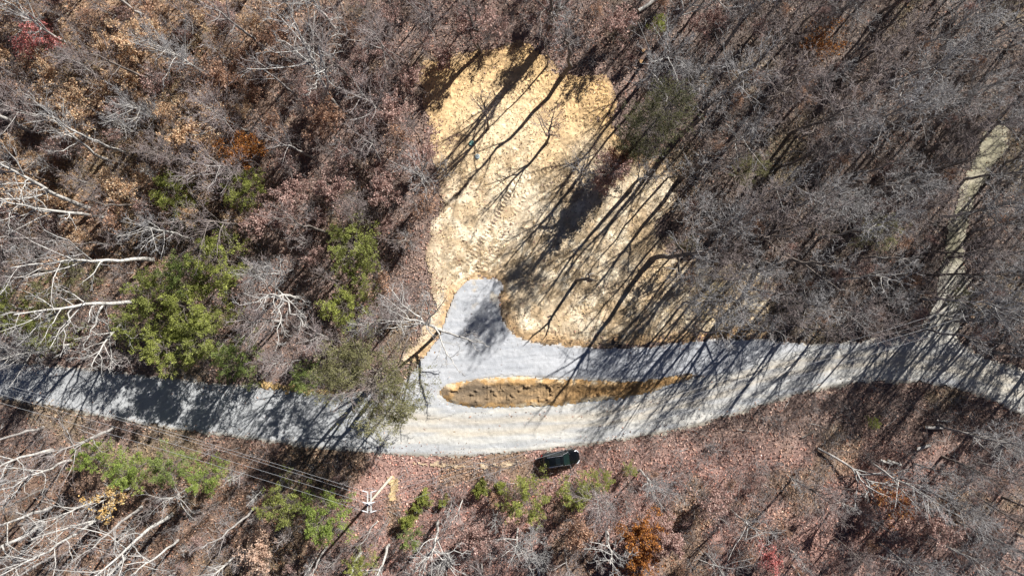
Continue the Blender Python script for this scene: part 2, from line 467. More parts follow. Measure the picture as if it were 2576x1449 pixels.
def drive_colour(X, Y, sd):
    n = fbm(X * 0.22, Y * 2.0, 1.0, 101, 4); n2 = fbm(X, Y, 1.2, 103, 4); n3 = fbm(X, Y, 0.4, 105, 2)
    v = 724.5 - Y / S; u = X / S + 1288
    c = mixc(np.broadcast_to(np.array((0.39, 0.405, 0.43)), X.shape + (3,)), (0.46, 0.472, 0.492), sstep(0.35, 0.65, n))
    c = mixc(c, (0.52, 0.43, 0.30), sstep(0.62, 0.72, n2) * sstep(800, 740, v) * 0.6)
    rd = psd(np.stack([X, Y], -1), road_poly) + (n2 - 0.5) * 2.0
    c = mixc(c, (0.50, 0.40, 0.26), sstep(0.5, 0.0, sd) * 0.35 * (rd < 0))
    k = sstep(-0.5, 3.0, rd) * np.where(u < 1320, 1, sstep(1600, 1850, u))
    c = c + (road_colour(X, Y, sd + 3) - c) * k[..., None]
    return c * (0.88 + 0.2 * n2 + 0.1 * (n3 - 0.5))[..., None]
sheet('gravel_driveway', drive_poly, M_gravel, 0.145, 0.18, gravel_relief, drive_colour, holes=(island_poly,), rough_edge=0.3, edge_noise=1.0, zlow=0.09, label='fresh blue grey gravel drive leading up to the lot')

def isl_relief(X, Y, sd):
    v = 724.5 - Y / S; u = X / S + 1288
    rim = np.exp(-((sd - 0.75 - (fbm(X, Y, 1.8, 112, 2) - 0.5) * 0.8) / 0.40) ** 2) * (0.15 + 0.3 * (fbm(X, Y, 1.5, 113, 2) - 0.5))
    r = rim * 0.8 + (fbm(X, Y, 0.6, 111, 3) - 0.5) * 0.16 * sstep(0, 1.0, sd) - 0.05 * sstep(0.9, 1.5, sd) * sstep(1480, 1380, u) + np.maximum(fbm(X, Y, 0.5, 116, 2) - 0.62, 0) * 0.9 * sstep(0.4, 0.9, sd)
    cle = 0.014 * np.sin(X * 2 * math.pi / 0.42 + 1.6 * np.sin(Y * 1.3) + 5 * fbm(X, Y, 1.5, 114, 2)) * sstep(0.4, 0.9, sd)
    return r + cle * sstep(0.35, 0.6, fbm(X * 0.4, Y * 1.5, 1.2, 115, 2))
def isl_colour(X, Y, sd):
    u = X / S + 1288; n = fbm(X * 0.5, Y * 1.3, 1.2, 117, 4); n2 = fbm(X, Y, 0.7, 119, 3)
    c = mixc(np.broadcast_to(np.array((0.42, 0.26, 0.115)), X.shape + (3,)), (0.47, 0.39, 0.27), sstep(0.45, 0.65, n2) * sstep(1.0, 0.3, sd))
    inn = sstep(0.45, 0.85, sd + (n2 - 0.5) * 1.1 + (fbm(X, Y, 2.4, 118, 2) - 0.5) * 1.6)
    c = mixc(c, (0.29, 0.195, 0.105), inn)
    c = mixc(c, (0.16, 0.115, 0.07), inn * sstep(0.44, 0.60, n) * 0.75)
    c = mixc(c, (0.15, 0.12, 0.09), inn * sstep(1290, 1200, u) * 0.6)
    c = mixc(c, (0.31, 0.175, 0.065), inn * sstep(1360, 1480, u) * 0.75)
    return c * (0.75 + 0.5 * n2)[..., None]
sheet('dirt_island', island_poly, M_dirt, 0.20, 0.13, isl_relief, isl_colour, rough_edge=0.35, edge_noise=0.9, zlow=0.11, label='bermed island of orange clay between the two gravel lanes')
patch_poly = chaikin(w2([(968, 1200), (985, 1190), (1000, 1202), (1006, 1235), (1000, 1256), (984, 1258), (974, 1244), (984, 1222)]))
sheet('straw_patch', patch_poly, M_dirt, 0.06, 0.15, lambda X, Y, sd: 0.10 + terrain(X, Y) + (fbm(X, Y, 0.5, 121, 2) - 0.5) * 0.1, lambda X, Y, sd: np.array((0.50, 0.37, 0.20)) * (0.7 + 0.6 * fbm(X, Y, 0.5, 123, 3))[..., None], rough_edge=0.5, label='patch of bare straw coloured soil beside the pole')
clay_poly = chaikin(w2([(640, 952), (720, 962), (830, 978), (850, 992), (760, 992), (660, 980)]))
sheet('clay_verge', clay_poly, M_dirt, 0.13, 0.16, lambda X, Y, sd: 0.06 + terrain(X, Y) + (fbm(X, Y, 0.5, 126, 2) - 0.5) * 0.08, lambda X, Y, sd: np.array((0.56, 0.38, 0.17)) * (0.65 + 0.6 * fbm(X, Y, 0.7, 128, 3))[..., None], rough_edge=0.6, zlow=0.1, label='golden clay strip along the upper edge of the shaded road')
verge_poly = chaikin(w2([(1040, 1158), (1200, 1166), (1330, 1152), (1300, 1172), (1150, 1180), (1050, 1172)]))
sheet('sandy_verge', verge_poly, M_dirt, 0.05, 0.16, lambda X, Y, sd: 0.10 + terrain(X, Y) + (fbm(X, Y, 0.5, 125, 2) - 0.5) * 0.08, lambda X, Y, sd: np.array((0.55, 0.42, 0.28)) * (0.65 + 0.6 * fbm(X, Y, 0.7, 127, 3))[..., None], rough_edge=0.7, label='sandy strip along the lower edge of the road')

# ------------------------------------------------------------------ fallen leaves (nobody could count them)
def scatter_leaves():
    r = np.random.default_rng(21)
    n = 350000
    P = np.stack([r.uniform(-70, 71, n), r.uniform(-41, 42, n)], -1)
    sd = open_sd(P)
    dens = sstep(0.62, 0.3, fbm(P[:, 0], P[:, 1], 3.0, 131, 3)) * 0.45 + 0.55
    p_keep = np.where(sd < 0, dens, np.exp(-sd / 0.7) * 0.55)
    in_clear = Raster(lambda Q: psd(Q, clear_poly))(P)
    p_keep = np.where((in_clear > 0), np.maximum(p_keep, 0.05 + 0.12 * sstep(0.55, 0.7, fbm(P[:, 0], P[:, 1], 2.5, 133, 3)) + 0.5 * sstep(1.8, 0.0, in_clear + (fbm(P[:, 0], P[:, 1], 1.5, 135, 2) - 0.5) * 3) + 0.3 * sstep(1600, 1800, P[:, 0] / S + 1288)), p_keep)
    p_keep = np.where(Raster(lambda Q: psd(Q, island_poly))(P) > -0.5, 0.02, p_keep)
    P = P[r.random(n) < p_keep]; n = len(P)
    z = terrain(P[:, 0], P[:, 1]) + r.uniform(0.05, 0.16, n)
    L = r.uniform(0.10, 0.20, n); W = L * r.uniform(0.5, 0.9, n)
    a = r.uniform(0, 2 * math.pi, n); tilt = r.normal(0, 0.55, n); roll = r.normal(0, 0.55, n)
    d = np.stack([np.cos(a) * np.cos(tilt), np.sin(a) * np.cos(tilt), np.sin(tilt)], -1)
    s = np.stack([-np.sin(a) * np.cos(roll), np.cos(a) * np.cos(roll), np.sin(roll)], -1)
    c = np.stack([P[:, 0], P[:, 1], z], -1)
    V = np.stack([c - d * L[:, None], c + s * W[:, None] * .6, c + d * L[:, None], c - s * W[:, None] * .6], 1).reshape(-1, 3)
    F = np.arange(4 * n).reshape(-1, 4)
    C = litter_color(P[:, 0], P[:, 1])
    pal = np.array([(1.0, 1.0, 1.0), (1.45, 1.38, 1.25), (0.40, 0.36, 0.36), (1.2, 0.85, 0.75), (1.9, 1.85, 1.8), (0.7, 0.66, 0.7)])
    k = r.choice(len(pal), n, p=[.3, .24, .18, .12, .06, .10])
    C = np.clip(C * 1.05 * pal[k] * r.uniform(0.8, 1.2, (n, 1)), 0, 0.8)
    o = build('fallen_leaves', V, F, M_litter, smooth=False, color=np.repeat(C, 4, 0))
    tag(o, 'dry brown and russet leaves strewn over the forest floor', 'fallen leaves', kind='stuff')
scatter_leaves()

# ------------------------------------------------------------------ tree growing
def grow(P, R, n, t0, t1, ang, lenf, k, rf, rmin, wig, up, r, taper=0.5, abs_len=None, spin=None):
    N, K, _ = P.shape
    t = t0 + (t1 - t0) * (np.arange(n)[None, :] + r.uniform(0.1, 0.9, (N, n))) / n
    f = t * (K - 1); i = np.clip(f.astype(int), 0, K - 2); w = f - i
    nI = np.arange(N)[:, None]
    a = P[nI, i]; b = P[nI, i + 1]
    pos = a + (b - a) * w[..., None]
    tan = b - a; tan = tan / (np.linalg.norm(tan, axis=-1, keepdims=True) + 1e-9)
    rad = R[nI, i] * (1 - w) + R[nI, i + 1] * w
    plen = np.linalg.norm(P[:, 1:] - P[:, :-1], axis=-1).sum(1)
    ref = np.where(np.abs(tan[..., 2:3]) > 0.85, np.array((1.0, 0, 0)), np.array((0, 0, 1.0)))
    A = np.cross(tan, ref); A /= np.linalg.norm(A, axis=-1, keepdims=True) + 1e-9
    B = np.cross(tan, A)
    ph = np.arange(n)[None, :] * 2.4 + r.uniform(0, 6.28, (N, 1)) + r.normal(0, 0.5, (N, n))
    an = r.uniform(ang[0], ang[1], (N, n))
    d = tan * np.cos(an)[..., None] + (A * np.cos(ph)[..., None] + B * np.sin(ph)[..., None]) * np.sin(an)[..., None]
    L = (plen[:, None] if abs_len is None else abs_len) * lenf * (1 - taper * (t - t0) / (t1 - t0 + 1e-9)) * r.uniform(0.65, 1.2, (N, n))
    q = np.empty((N, n, k, 3)); q[:, :, 0] = pos
    st = L / (k - 1)
    for j in range(1, k):
        q[:, :, j] = q[:, :, j - 1] + d * st[..., None]
        d = d + r.normal(0, wig, d.shape); d[..., 2] += up
        d /= np.linalg.norm(d, axis=-1, keepdims=True)
    rs = np.maximum(rad * rf, rmin)
    rr = rs[..., None] * np.linspace(1, 0.35, k) ** 0.9
    rr = np.maximum(rr, rmin * 0.7)
    return q.reshape(N * n, k, 3), rr.reshape(N * n, k)

def trunk_path(h, r0, lean, r, k=11, wig=0.12, bow=1.3, top=0.22):
    s = np.linspace(0, 1, k)
    w = np.cumsum(r.normal(0, wig, (k, 2)), 0) * (h / 14.0); w -= w[0]
    w -= s[:, None] * w[-1]
    P = np.stack([lean[0] * s ** bow + w[:, 0], lean[1] * s ** bow + w[:, 1], h * s - 0.25 * (s == 0)], -1)
    R = r0 * (1 - (1 - top) * s ** 1.1); R[0] *= 1.3
    return P[None], R[None]

STY = {
 #            limbs t0   ang          len   br tw tl  twig radius
 'grey':  dict(nl=14, t0=0.38, ang=(0.45, 0.95), ll=0.42, nb=7, nt=5, nx=2, rt=0.016, up=0.07, wig=0.12),
 'fine':  dict(nl=16, t0=0.38, ang=(0.35, 0.85), ll=0.44, nb=8, nt=6, nx=2, rt=0.016, up=0.07, wig=0.09),
 'open':  dict(nl=11, t0=0.40, ang=(0.50, 1.10), ll=0.44, nb=5, nt=4, nx=2, rt=0.020, up=0.04, wig=0.20),
 'thin':  dict(nl=9,  t0=0.52, ang=(0.35, 0.80), ll=0.34, nb=5, nt=5, nx=2, rt=0.016, up=0.10, wig=0.14),
 'sapling': dict(nl=12, t0=0.25, ang=(0.40, 0.90), ll=0.42, nb=6, nt=4, nx=2, rt=0.012, up=0.08, wig=0.13),
 'bushy': dict(nl=14, t0=0.12, ang=(0.50, 1.20), ll=0.72, nb=6, nt=5, nx=1, rt=0.012, up=0.08, wig=0.17),
}
def bare_parts(h, r0, lean, style, r, fork=0, extra=None, wig=0.12, bow=1.3):
    st = STY[style]
    P, R = trunk_path(h, r0, lean, r, wig=wig, bow=bow)
    trunkp = [(P, R, 8)]
    stems = [(P, R)]
    for _ in range(fork):
        q, rr = grow(P, R, 1, 0.05, 0.35, (0.15, 0.35), 0.72, 9, 0.8, 0.05, 0.05, 0.10, r, taper=0.2)
        trunkp.append((q, rr, 7)); stems.append((q, rr))
    if extra:
        for (t, vec, rad) in extra:
            i = t * (P.shape[1] - 1); j = int(min(i, P.shape[1] - 2)); p0 = P[0, j] + (P[0, j + 1] - P[0, j]) * (i - j)
            kk = 8; s = np.linspace(0, 1, kk)
            w = r.normal(0, 0.16, (kk, 3)); w[0] = 0
            q = p0 + s[:, None] * np.array(vec) + np.array((0, 0, 0.9)) * (s * (1 - s) * 1.0)[:, None] + w
            rr = rad * (1 - 0.75 * s)
            trunkp.append((q[None], rr[None], 6)); stems.append((q[None], rr[None]))
    limbs_P, limbs_R = [], []
    for si, (p, q) in enumerate(stems):
        n = st['nl'] if si == 0 else max(5, int(st['nl'] * 0.55))
        t0 = st['t0'] if si == 0 else 0.25
        a, b = grow(p, q, n, t0, 1.0, st['ang'], st['ll'] * (1 if si == 0 else 0.9), 6, 0.55, 0.03, st['wig'], st['up'], r, taper=0.55)
        limbs_P.append(a); limbs_R.append(b)
    LP = np.concatenate(limbs_P); LR = np.concatenate(limbs_R)
    trunkp.append((LP, LR, 5))
    BP, BR = grow(LP, LR, st['nb'], 0.18, 1.0, (0.45, 0.95), 0.46, 4, 0.5, 0.018, st['wig'], st['up'] * 0.8, r)
    TP, TR = grow(BP, BR, st['nt'], 0.15, 1.0, (0.45, 1.0), 0.50, 3, 0.6, st['rt'], st['wig'], st['up'] * 0.6, r)
    XP, XR = grow(TP, TR, st['nx'], 0.2, 1.0, (0.4, 0.95), 0.62, 2, 0.8, st['rt'] * 0.85, 0.1, 0.05, r)
    trunk = join([tubes(p, q, s) for p, q, s in trunkp])
    crown = join_mixed([tubes(BP, BR, 3), twigs_mesh(TP, TR), twigs_mesh(XP, XR)])
    return trunk, crown, TP, XP

def cards(points, dirs, L, W, r, jitter):
    n = len(points)
    d = dirs + r.normal(0, jitter, (n, 3)); d /= np.linalg.norm(d, axis=1, keepdims=True) + 1e-9
    v = r.normal(0, 1, (n, 3)); s = np.cross(d, v); s /= np.linalg.norm(s, axis=1, keepdims=True) + 1e-9
    L = (L * r.uniform(0.6, 1.3, n))[:, None]; W = (W * r.uniform(0.6, 1.3, n))[:, None]
    V = np.stack([points, points + d * L * .5 + s * W * .5, points + d * L, points + d * L * .5 - s * W * .5], 1).reshape(-1, 3)
    return V, np.arange(4 * n).reshape(-1, 4)

def leafy(TP, per, size, palette, r, spread=0.12, drop=0.0):
    n0 = len(TP)
    idx = np.repeat(np.arange(n0), per)
    if drop:
        alive = fbm(TP[:, 1, 0] + 3, TP[:, 1, 1] + TP[:, 1, 2], 1.6, 7, 2)
        idx = idx[alive[idx] > drop]
    n = len(idx)
    t = r.random(n); K = TP.shape[1]
    f = t * (K - 1); i = np.minimum(f.astype(int), K - 2); w = (f - i)[:, None]
    p = TP[idx, i] * (1 - w) + TP[idx, i + 1] * w + r.normal(0, spread, (n, 3))
    d = np.tile(np.array((0.0, 0, -0.2)), (n, 1))
    V, F = cards(p, d, size, size * 0.75, r, 1.0)
    pal = np.asarray(palette)
    c = pal[r.integers(0, len(pal), n)] * r.uniform(0.7, 1.3, (n, 1))
    return V, F, np.repeat(np.clip(c, 0, 0.8), 4, 0)

def conifer_parts(h, r0, rad, r, pal, lean=(0, 0), t0=0.25, shape=0.6, dens=8, twl=0.28):
    P, R = trunk_path(h, r0, lean, r, wig=0.06, top=0.12)
    nl = int(26 + h * 1.6)
    LP, LR = grow(P, R, nl, t0, 0.99, (1.0, 1.5), rad * 1.32, 6, 0.4, 0.02, 0.16, 0.06, r, taper=shape, abs_len=1.0)
    BP, BR = grow(LP, LR, 7, 0.25, 1.0, (0.5, 1.0), 0.38, 4, 0.5, 0.012, 0.18, 0.05, r)
    TP, TR = grow(BP, BR, 7, 0.1, 1.0, (0.5, 1.1), 0.55, 3, 0.7, 0.010, 0.15, 0.05, r)
    trunk = join([tubes(P, R, 8), tubes(LP, LR, 5)])
    tw = tubes(BP, BR, 3)
    # needle sprays: most twigs carry them, whole boughs stay thin
    keep = fbm(TP[:, 1, 0] * 1.0 + TP[:, 1, 2] * 0.7, TP[:, 1, 1] - TP[:, 1, 2] * 0.4, 1.3, 5, 2) > 0.36
    TQ = TP[keep]
    dens = max(2, int(round(dens * 0.44)))
    idx = np.repeat(np.arange(len(TQ)), dens)
    t = r.random(len(idx)); K = 3
    f = t * 2; i = np.minimum(f.astype(int), 1); w = (f - i)[:, None]
    p = TQ[idx, i] * (1 - w) + TQ[idx, i + 1] * w
    d = TQ[idx, 2] - TQ[idx, 0]; d /= np.linalg.norm(d, axis=1, keepdims=True) + 1e-9
    d = d * 0.8 + np.array((0, 0, 0.35))
    p = p + r.normal(0, 0.06, p.shape)
    V, F = cards(p, d, twl, 0.075, r, 0.6)
    bough = fbm(TQ[:, 1, 0], TQ[:, 1, 1], 0.8, 9, 2)
    pal = np.asarray(pal, float)
    mixv = np.clip(bough[idx] + r.normal(0.08, 0.2, len(idx)), 0, 1)[:, None]
    c = pal[0] * (1 - mixv) + pal[1] * mixv
    c = c * r.uniform(0.7, 1.3, (len(idx), 1))
    return trunk, tw, (V, F, np.repeat(c, 4, 0))

# ------------------------------------------------------------------ placing
HEROES = []          # (x, y, keep-clear radius)
SHOW = []            # picture features that random crowns must not cover: (x, y, radius)
LAND = []            # landmarks used in the words of labels
def ground_z(x, y):
    return float(terrain(np.array([x]), np.array([y]))[0])

def bare_tree(u, v, h, r0, lean, style, label, bark='grey', seed=0, fork=0, extra=None, group='bare deciduous trees', name='bare_tree', clear=2.2, wig=0.12, bow=1.3, cat='tree', leaves=None):
    r = np.random.default_rng(1000 + seed)
    x, y = w2((u, v))
    trunk, crown, TP, XP = bare_parts(h, r0, lean, style, r, fork, extra, wig, bow)
    bm, tm = {'pale': (M_bark_pale, M_twig_pale), 'grey': (M_bark_grey, M_twig_grey), 'dark': (M_bark_dark, M_twig_brown), 'mixed': (M_bark_dark, M_twig_grey)}[bark]
    root = empty(name, (x, y, ground_z(x, y) - 0.05))
    build('trunk', trunk[0], trunk[1], bm, root)
    build('crown', crown[0], crown[1], tm, root)
    if leaves:
        V, F, C = leafy(TP, leaves['per'], leaves['size'], leaves['pal'], r, leaves.get('spread', 0.12), leaves.get('drop', 0))
        build('foliage', V, F, M_leaf, root, smooth=False, color=C)
    tag(root, label, cat, group)
    HEROES.append((x, y, clear))
    return root

CONIFERS = {}
def conifer(u, v, h, rad, label, seed, pal, lean=(0, 0), t0=0.25, shape=0.55, dens=15, r0=None, lm=None, name='evergreen_tree', group='evergreen trees', img=True, twl=0.19):
    """(u, v) is where the crown shows in the photo; the base stands where the lens puts it"""
    r = np.random.default_rng(3000 + seed)
    I = w2((u, v)); k = CAM_H / (CAM_H - 0.75 * h)
    x, y = (I / k if img else I)
    x -= lean[0] * 0.7; y -= lean[1] * 0.7
    key = (repr(pal), t0, shape, dens, twl, seed % 2 if seed < 500 else seed)
    big = seed >= 500 and seed < 600
    H0, R0 = (h, rad) if big else ((1.6, 1.0) if name == 'evergreen_seedling' else (7.5, 2.9))
    if key not in CONIFERS:
        trunk, tw, fol = conifer_parts(H0, r0 or H0 * 0.014, R0, r, pal, lean, t0, shape, dens, twl)
        CONIFERS[key] = (mesh_data('trunk', trunk[0], trunk[1], M_bark_dark), mesh_data('crown', tw[0], tw[1], M_twig_brown), mesh_data('foliage', fol[0], fol[1], M_foliage, False, fol[2]))
    root = empty(name, (x, y, ground_z(x, y) - 0.05), 0.0 if big else r.uniform(0, 6.28))
    root.scale = (rad / R0, rad / R0, h / H0)
    for nm, me in zip(('trunk', 'crown', 'foliage'), CONIFERS[key]):
        o = bpy.data.objects.new(nm, me); col.objects.link(o); o.parent = root
    tag(root, label, 'evergreen tree', group)
    HEROES.append((x, y, min(rad * 0.6, 2.0))); SHOW.append((I[0], I[1], rad * 1.05))
    if lm: LAND.append((lm, u, v))
    return root

YG = [(0.185, 0.205, 0.052), (0.44, 0.475, 0.13)]
GR = [(0.175, 0.20, 0.055), (0.40, 0.43, 0.13)]
BL = [(0.15, 0.20, 0.062), (0.35, 0.42, 0.135)]
OL = [(0.15, 0.15, 0.07), (0.34, 0.325, 0.16)]
DK = [(0.055, 0.06, 0.028), (0.16, 0.155, 0.075)]
BR = [(0.18, 0.255, 0.055), (0.39, 0.47, 0.12)]

E = 'evergreen trees'
for a in [
    (430, 485, 6.5, 3.0, 'yellow green pine below the tan beech, left of its twin', YG, 'yellow pine', {}),
    (608, 470, 6.5, 2.7, 'yellow green pine tucked directly below the orange brown oak', YG, 'pine below oak', {}),
    (548, 655, 9.0, 3.7, 'bright green pine at the top of the big evergreen clump', YG, 'clump top pine', {}),
    (455, 690, 8.0, 2.7, 'fresh green pine between the clump top pine and the white limbs', BL, None, {}),
    (390, 735, 8.0, 3.3, 'green pine in the clump beside the tips of white limbs', GR, None, {}),
    (485, 775, 9.0, 3.8, 'tall yellow green pine in the middle of the big clump', YG, 'clump middle pine', {}),
    (345, 815, 7.5, 3.0, 'green pine on the outer edge of the clump near drooping white limbs', GR, 'clump edge pine', {}),
    (430, 875, 9.0, 3.7, 'olive yellow pine at the foot of the clump above the road', YG, 'clump foot pine', {}),
    (520, 850, 8.5, 3.4, 'olive green pine low in the clump next to the pale branching tree', GR, None, {}),
    (600, 905, 7.5, 2.9, 'blue green pine at the lower corner of the clump over the shaded road', BL, 'blue green pine', {}),
    (885, 620, 8.5, 3.3, 'green pine above the round bright pine, in the wood left of the clearing', GR, 'upper wood pine', {}),
    (905, 690, 6.0, 2.0, 'small green pine tucked under the larger wood pine left of the clearing', GR, None, {}),
    (865, 768, 7.5, 2.9, 'round bright green pine above the big olive pine', YG, 'round pine', {}),
    (770, 955, 6.0, 2.0, 'small green pine at the road edge beside the big olive pine', BL, None, {}),
    (225, 1150, 6.0, 2.2, 'bright green pine at the left end of the row below the road', BR, 'row end pine', {}),
    (318, 1188, 6.0, 2.7, 'bright green pine just above the yellow leaved tree', BR, 'row second pine', {}),
    (425, 1172, 6.0, 2.6, 'paler green pine in the middle of the row below the wires', BL, 'row pale pine', {}),
    (515, 1200, 5.5, 2.4, 'bright green pine at the right end of the row below the road', BR, 'row last pine', {}),
    (815, 1300, 6.5, 3.3, 'big bright green pine crossed by the pole shadow', BR, 'pole shadow pine', {}),
    (705, 1268, 7.0, 2.8, 'dark green pine in shade beside the pine with the pole shadow', GR, 'shaded pine', {}),
    (1324, 1262, 5.5, 2.9, 'yellow green pine below the rear of the black car', YG, 'pine behind car', {}),
    (1446, 1242, 5.0, 2.4, 'yellow green pine below the front of the black car', YG, 'pine below car', {}),
    (1515, 1210, 4.5, 1.6, 'small yellow green pine at the end of the row below the car', YG, 'small car pine', {}),
    (1586, 1182, 2.6, 0.9, 'tiny yellow green pine seedling alone beyond the car pines', YG, 'pine seedling', {}),
    (905, 1428, 7.0, 1.8, 'green pine cut by the bottom edge of the photo', YG, 'bottom edge pine', {}),
    (1032, 1358, 4.0, 1.5, 'dull green pine among the grey trunks below the pole', BL, 'dull pine', {}),
    (25, 790, 10.0, 3.0, 'dark green pine cut by the left edge of the photo', GR, 'left edge pine', {}),
    (130, 745, 9.0, 2.8, 'sparse olive pine behind the white limbs at the left', OL, None, {'dens': 7}),
    (205, 690, 5.5, 2.2, 'thin olive pine under the long white leaning tree', OL, None, {'dens': 7}),
    (120, 835, 8.5, 2.6, 'low green pine between white limbs and the road at left', GR, None, {'dens': 8}),
    (1892, 425, 5.0, 2.4, 'thin dull green pine in the grey wood right of the clearing', OL, 'dull wood pine', {'dens': 8}),
    (2100, 605, 13.0, 2.3, 'faint olive pine among grey crowns near the dirt track', OL, 'faint pine', {'dens': 5, 't0': 0.5, 'img': False}),
    (2415, 745, 5.0, 1.6, 'small olive cedar beside the foot of the dirt track', OL, None, {'dens': 8}),
    (2200, 1063, 2.2, 0.9, 'tiny green cedar on the slope below the road bend', YG, None, {}),
    (1655, 62, 4.5, 1.0, 'tiny green pine beside the pale leaning trunk at the top', YG, None, {}),
]:
    conifer(a[0], a[1], a[2], a[3], a[4], int(a[0] * 7 + a[1]), a[5], lm=a[6], **a[7])
# the tall ones with bare stems
conifer(930, 962, 14.0, 5.0, 'big olive pine overhanging the gravel road beside the drive', 501, OL, t0=0.5, shape=0.2, dens=20, r0=0.24, lm='big olive pine', lean=(0.5, -1.0))
conifer(985, 1015, 10.5, 2.6, 'lower olive pine hanging over the road in front of the big one', 506, OL, t0=0.4, shape=0.3, dens=16, r0=0.15)
conifer(875, 915, 13.0, 3.0, 'slim olive pine behind the big one over the road', 502, OL, t0=0.5, shape=0.3, dens=14, r0=0.19, lean=(0, -0.5))
conifer(1578, 390, 15.0, 2.7, 'dark green pine casting a long shadow over the clearing', 503, DK, t0=0.70, shape=0.35, dens=8, r0=0.22, lm='dark pine', img=False)
conifer(1590, 372, 20.5, 2.8, 'tallest dark pine rising behind the other dark pine', 504, DK, t0=0.80, shape=0.3, dens=7, r0=0.24, img=False)
SHOW.append((*w2((1635, 320)), 3.6))
conifer(1585, 372, 7.5, 1.8, 'lower brown green cedar at the clearing edge under the dark pine', 505, DK, t0=0.3, dens=9)
for (u_, v_, h_, r_, sd_, lb_) in [(2700, 800, 14, 3.2, 521, 'pine beyond the right edge, shading the road bend, nearer the wires'), (2770, 850, 14, 3.0, 522, 'pine farthest beyond the right edge, its shadow on the road end'), (2690, 715, 15, 3.0, 523, 'pine beyond the right edge above the level dark trunk')]:
    conifer(u_, v_, h_, r_, lb_, sd_, GR, t0=0.35, shape=0.4, dens=12, r0=0.2, img=False)
LAND += [('gravel drive', 1180, 780), ('parked black car', 1408, 1150), ('utility pole', 935, 1245), ('clay island', 1400, 985), ('pale stump', 1548, 853), ('green lid', 1186, 361), ('dirt track', 2410, 620), ('lot top edge', 1300, 100), ('road bend', 2250, 920), ('shaded road', 350, 990), ('cut logs', 2280, 1120)]

# low green seedlings round the pole
for i, (u, v, s, lb) in enumerate([(1070, 1252, 0.9, 'low green cedar seedling below the wires, close beside the pole'), (1022, 1308, 1.1, 'green cedar seedling directly below the pole'), (1112, 1262, 0.7, 'small green sprig below the wires, second from the pole'), (1205, 1228, 1.0, 'low yellow green shrub just left of the pine behind the car'), (1262, 1226, 0.8, 'tiny green shrub touching the pine behind the car'), (1052, 1276, 0.7, 'tiny sprig between the two cedar seedlings')]):
    conifer(u, v, s * 1.6, s, lb, 600 + i, YG, name='evergreen_seedling', group='evergreen seedlings', dens=6, twl=0.22)

# leafy autumn trees
TAN = [(0.62, 0.42, 0.26), (0.72, 0.54, 0.36), (0.50, 0.32, 0.19)]
PINK = [(0.44, 0.29, 0.25), (0.53, 0.385, 0.335), (0.32, 0.195, 0.17)]
RED = [(0.55, 0.19, 0.17), (0.62, 0.29, 0.27), (0.42, 0.13, 0.12)]
ORG = [(0.38, 0.16, 0.045), (0.50, 0.23, 0.06), (0.28, 0.11, 0.04)]
RUS = [(0.46, 0.28, 0.19), (0.56, 0.37, 0.26), (0.34, 0.20, 0.13)]
YEL = [(0.62, 0.42, 0.17), (0.70, 0.52, 0.26), (0.50, 0.31, 0.10)]
def leaf_tree(u, v, h, pal, label, seed, per=5, size=0.2, style='bushy', lm=None, bark='dark', drop=0.0, lean=(0, 0), r0=None, showr=2.4):
    I = w2((u, v)); k = CAM_H / (CAM_H - 0.7 * h)
    b = I / k - np.array(lean) * 0.6
    t = bare_tree(b[0] / S + 1288, 724.5 - b[1] / S, h, r0 or h * 0.011, lean, style, label, bark, seed, fork=1, group='autumn leaved trees', name='autumn_tree', clear=1.4, cat='leafy tree', leaves=dict(per=per, size=size, pal=pal, drop=drop))
    SHOW.append((I[0], I[1], showr))
    if lm: LAND.append((lm, u, v))
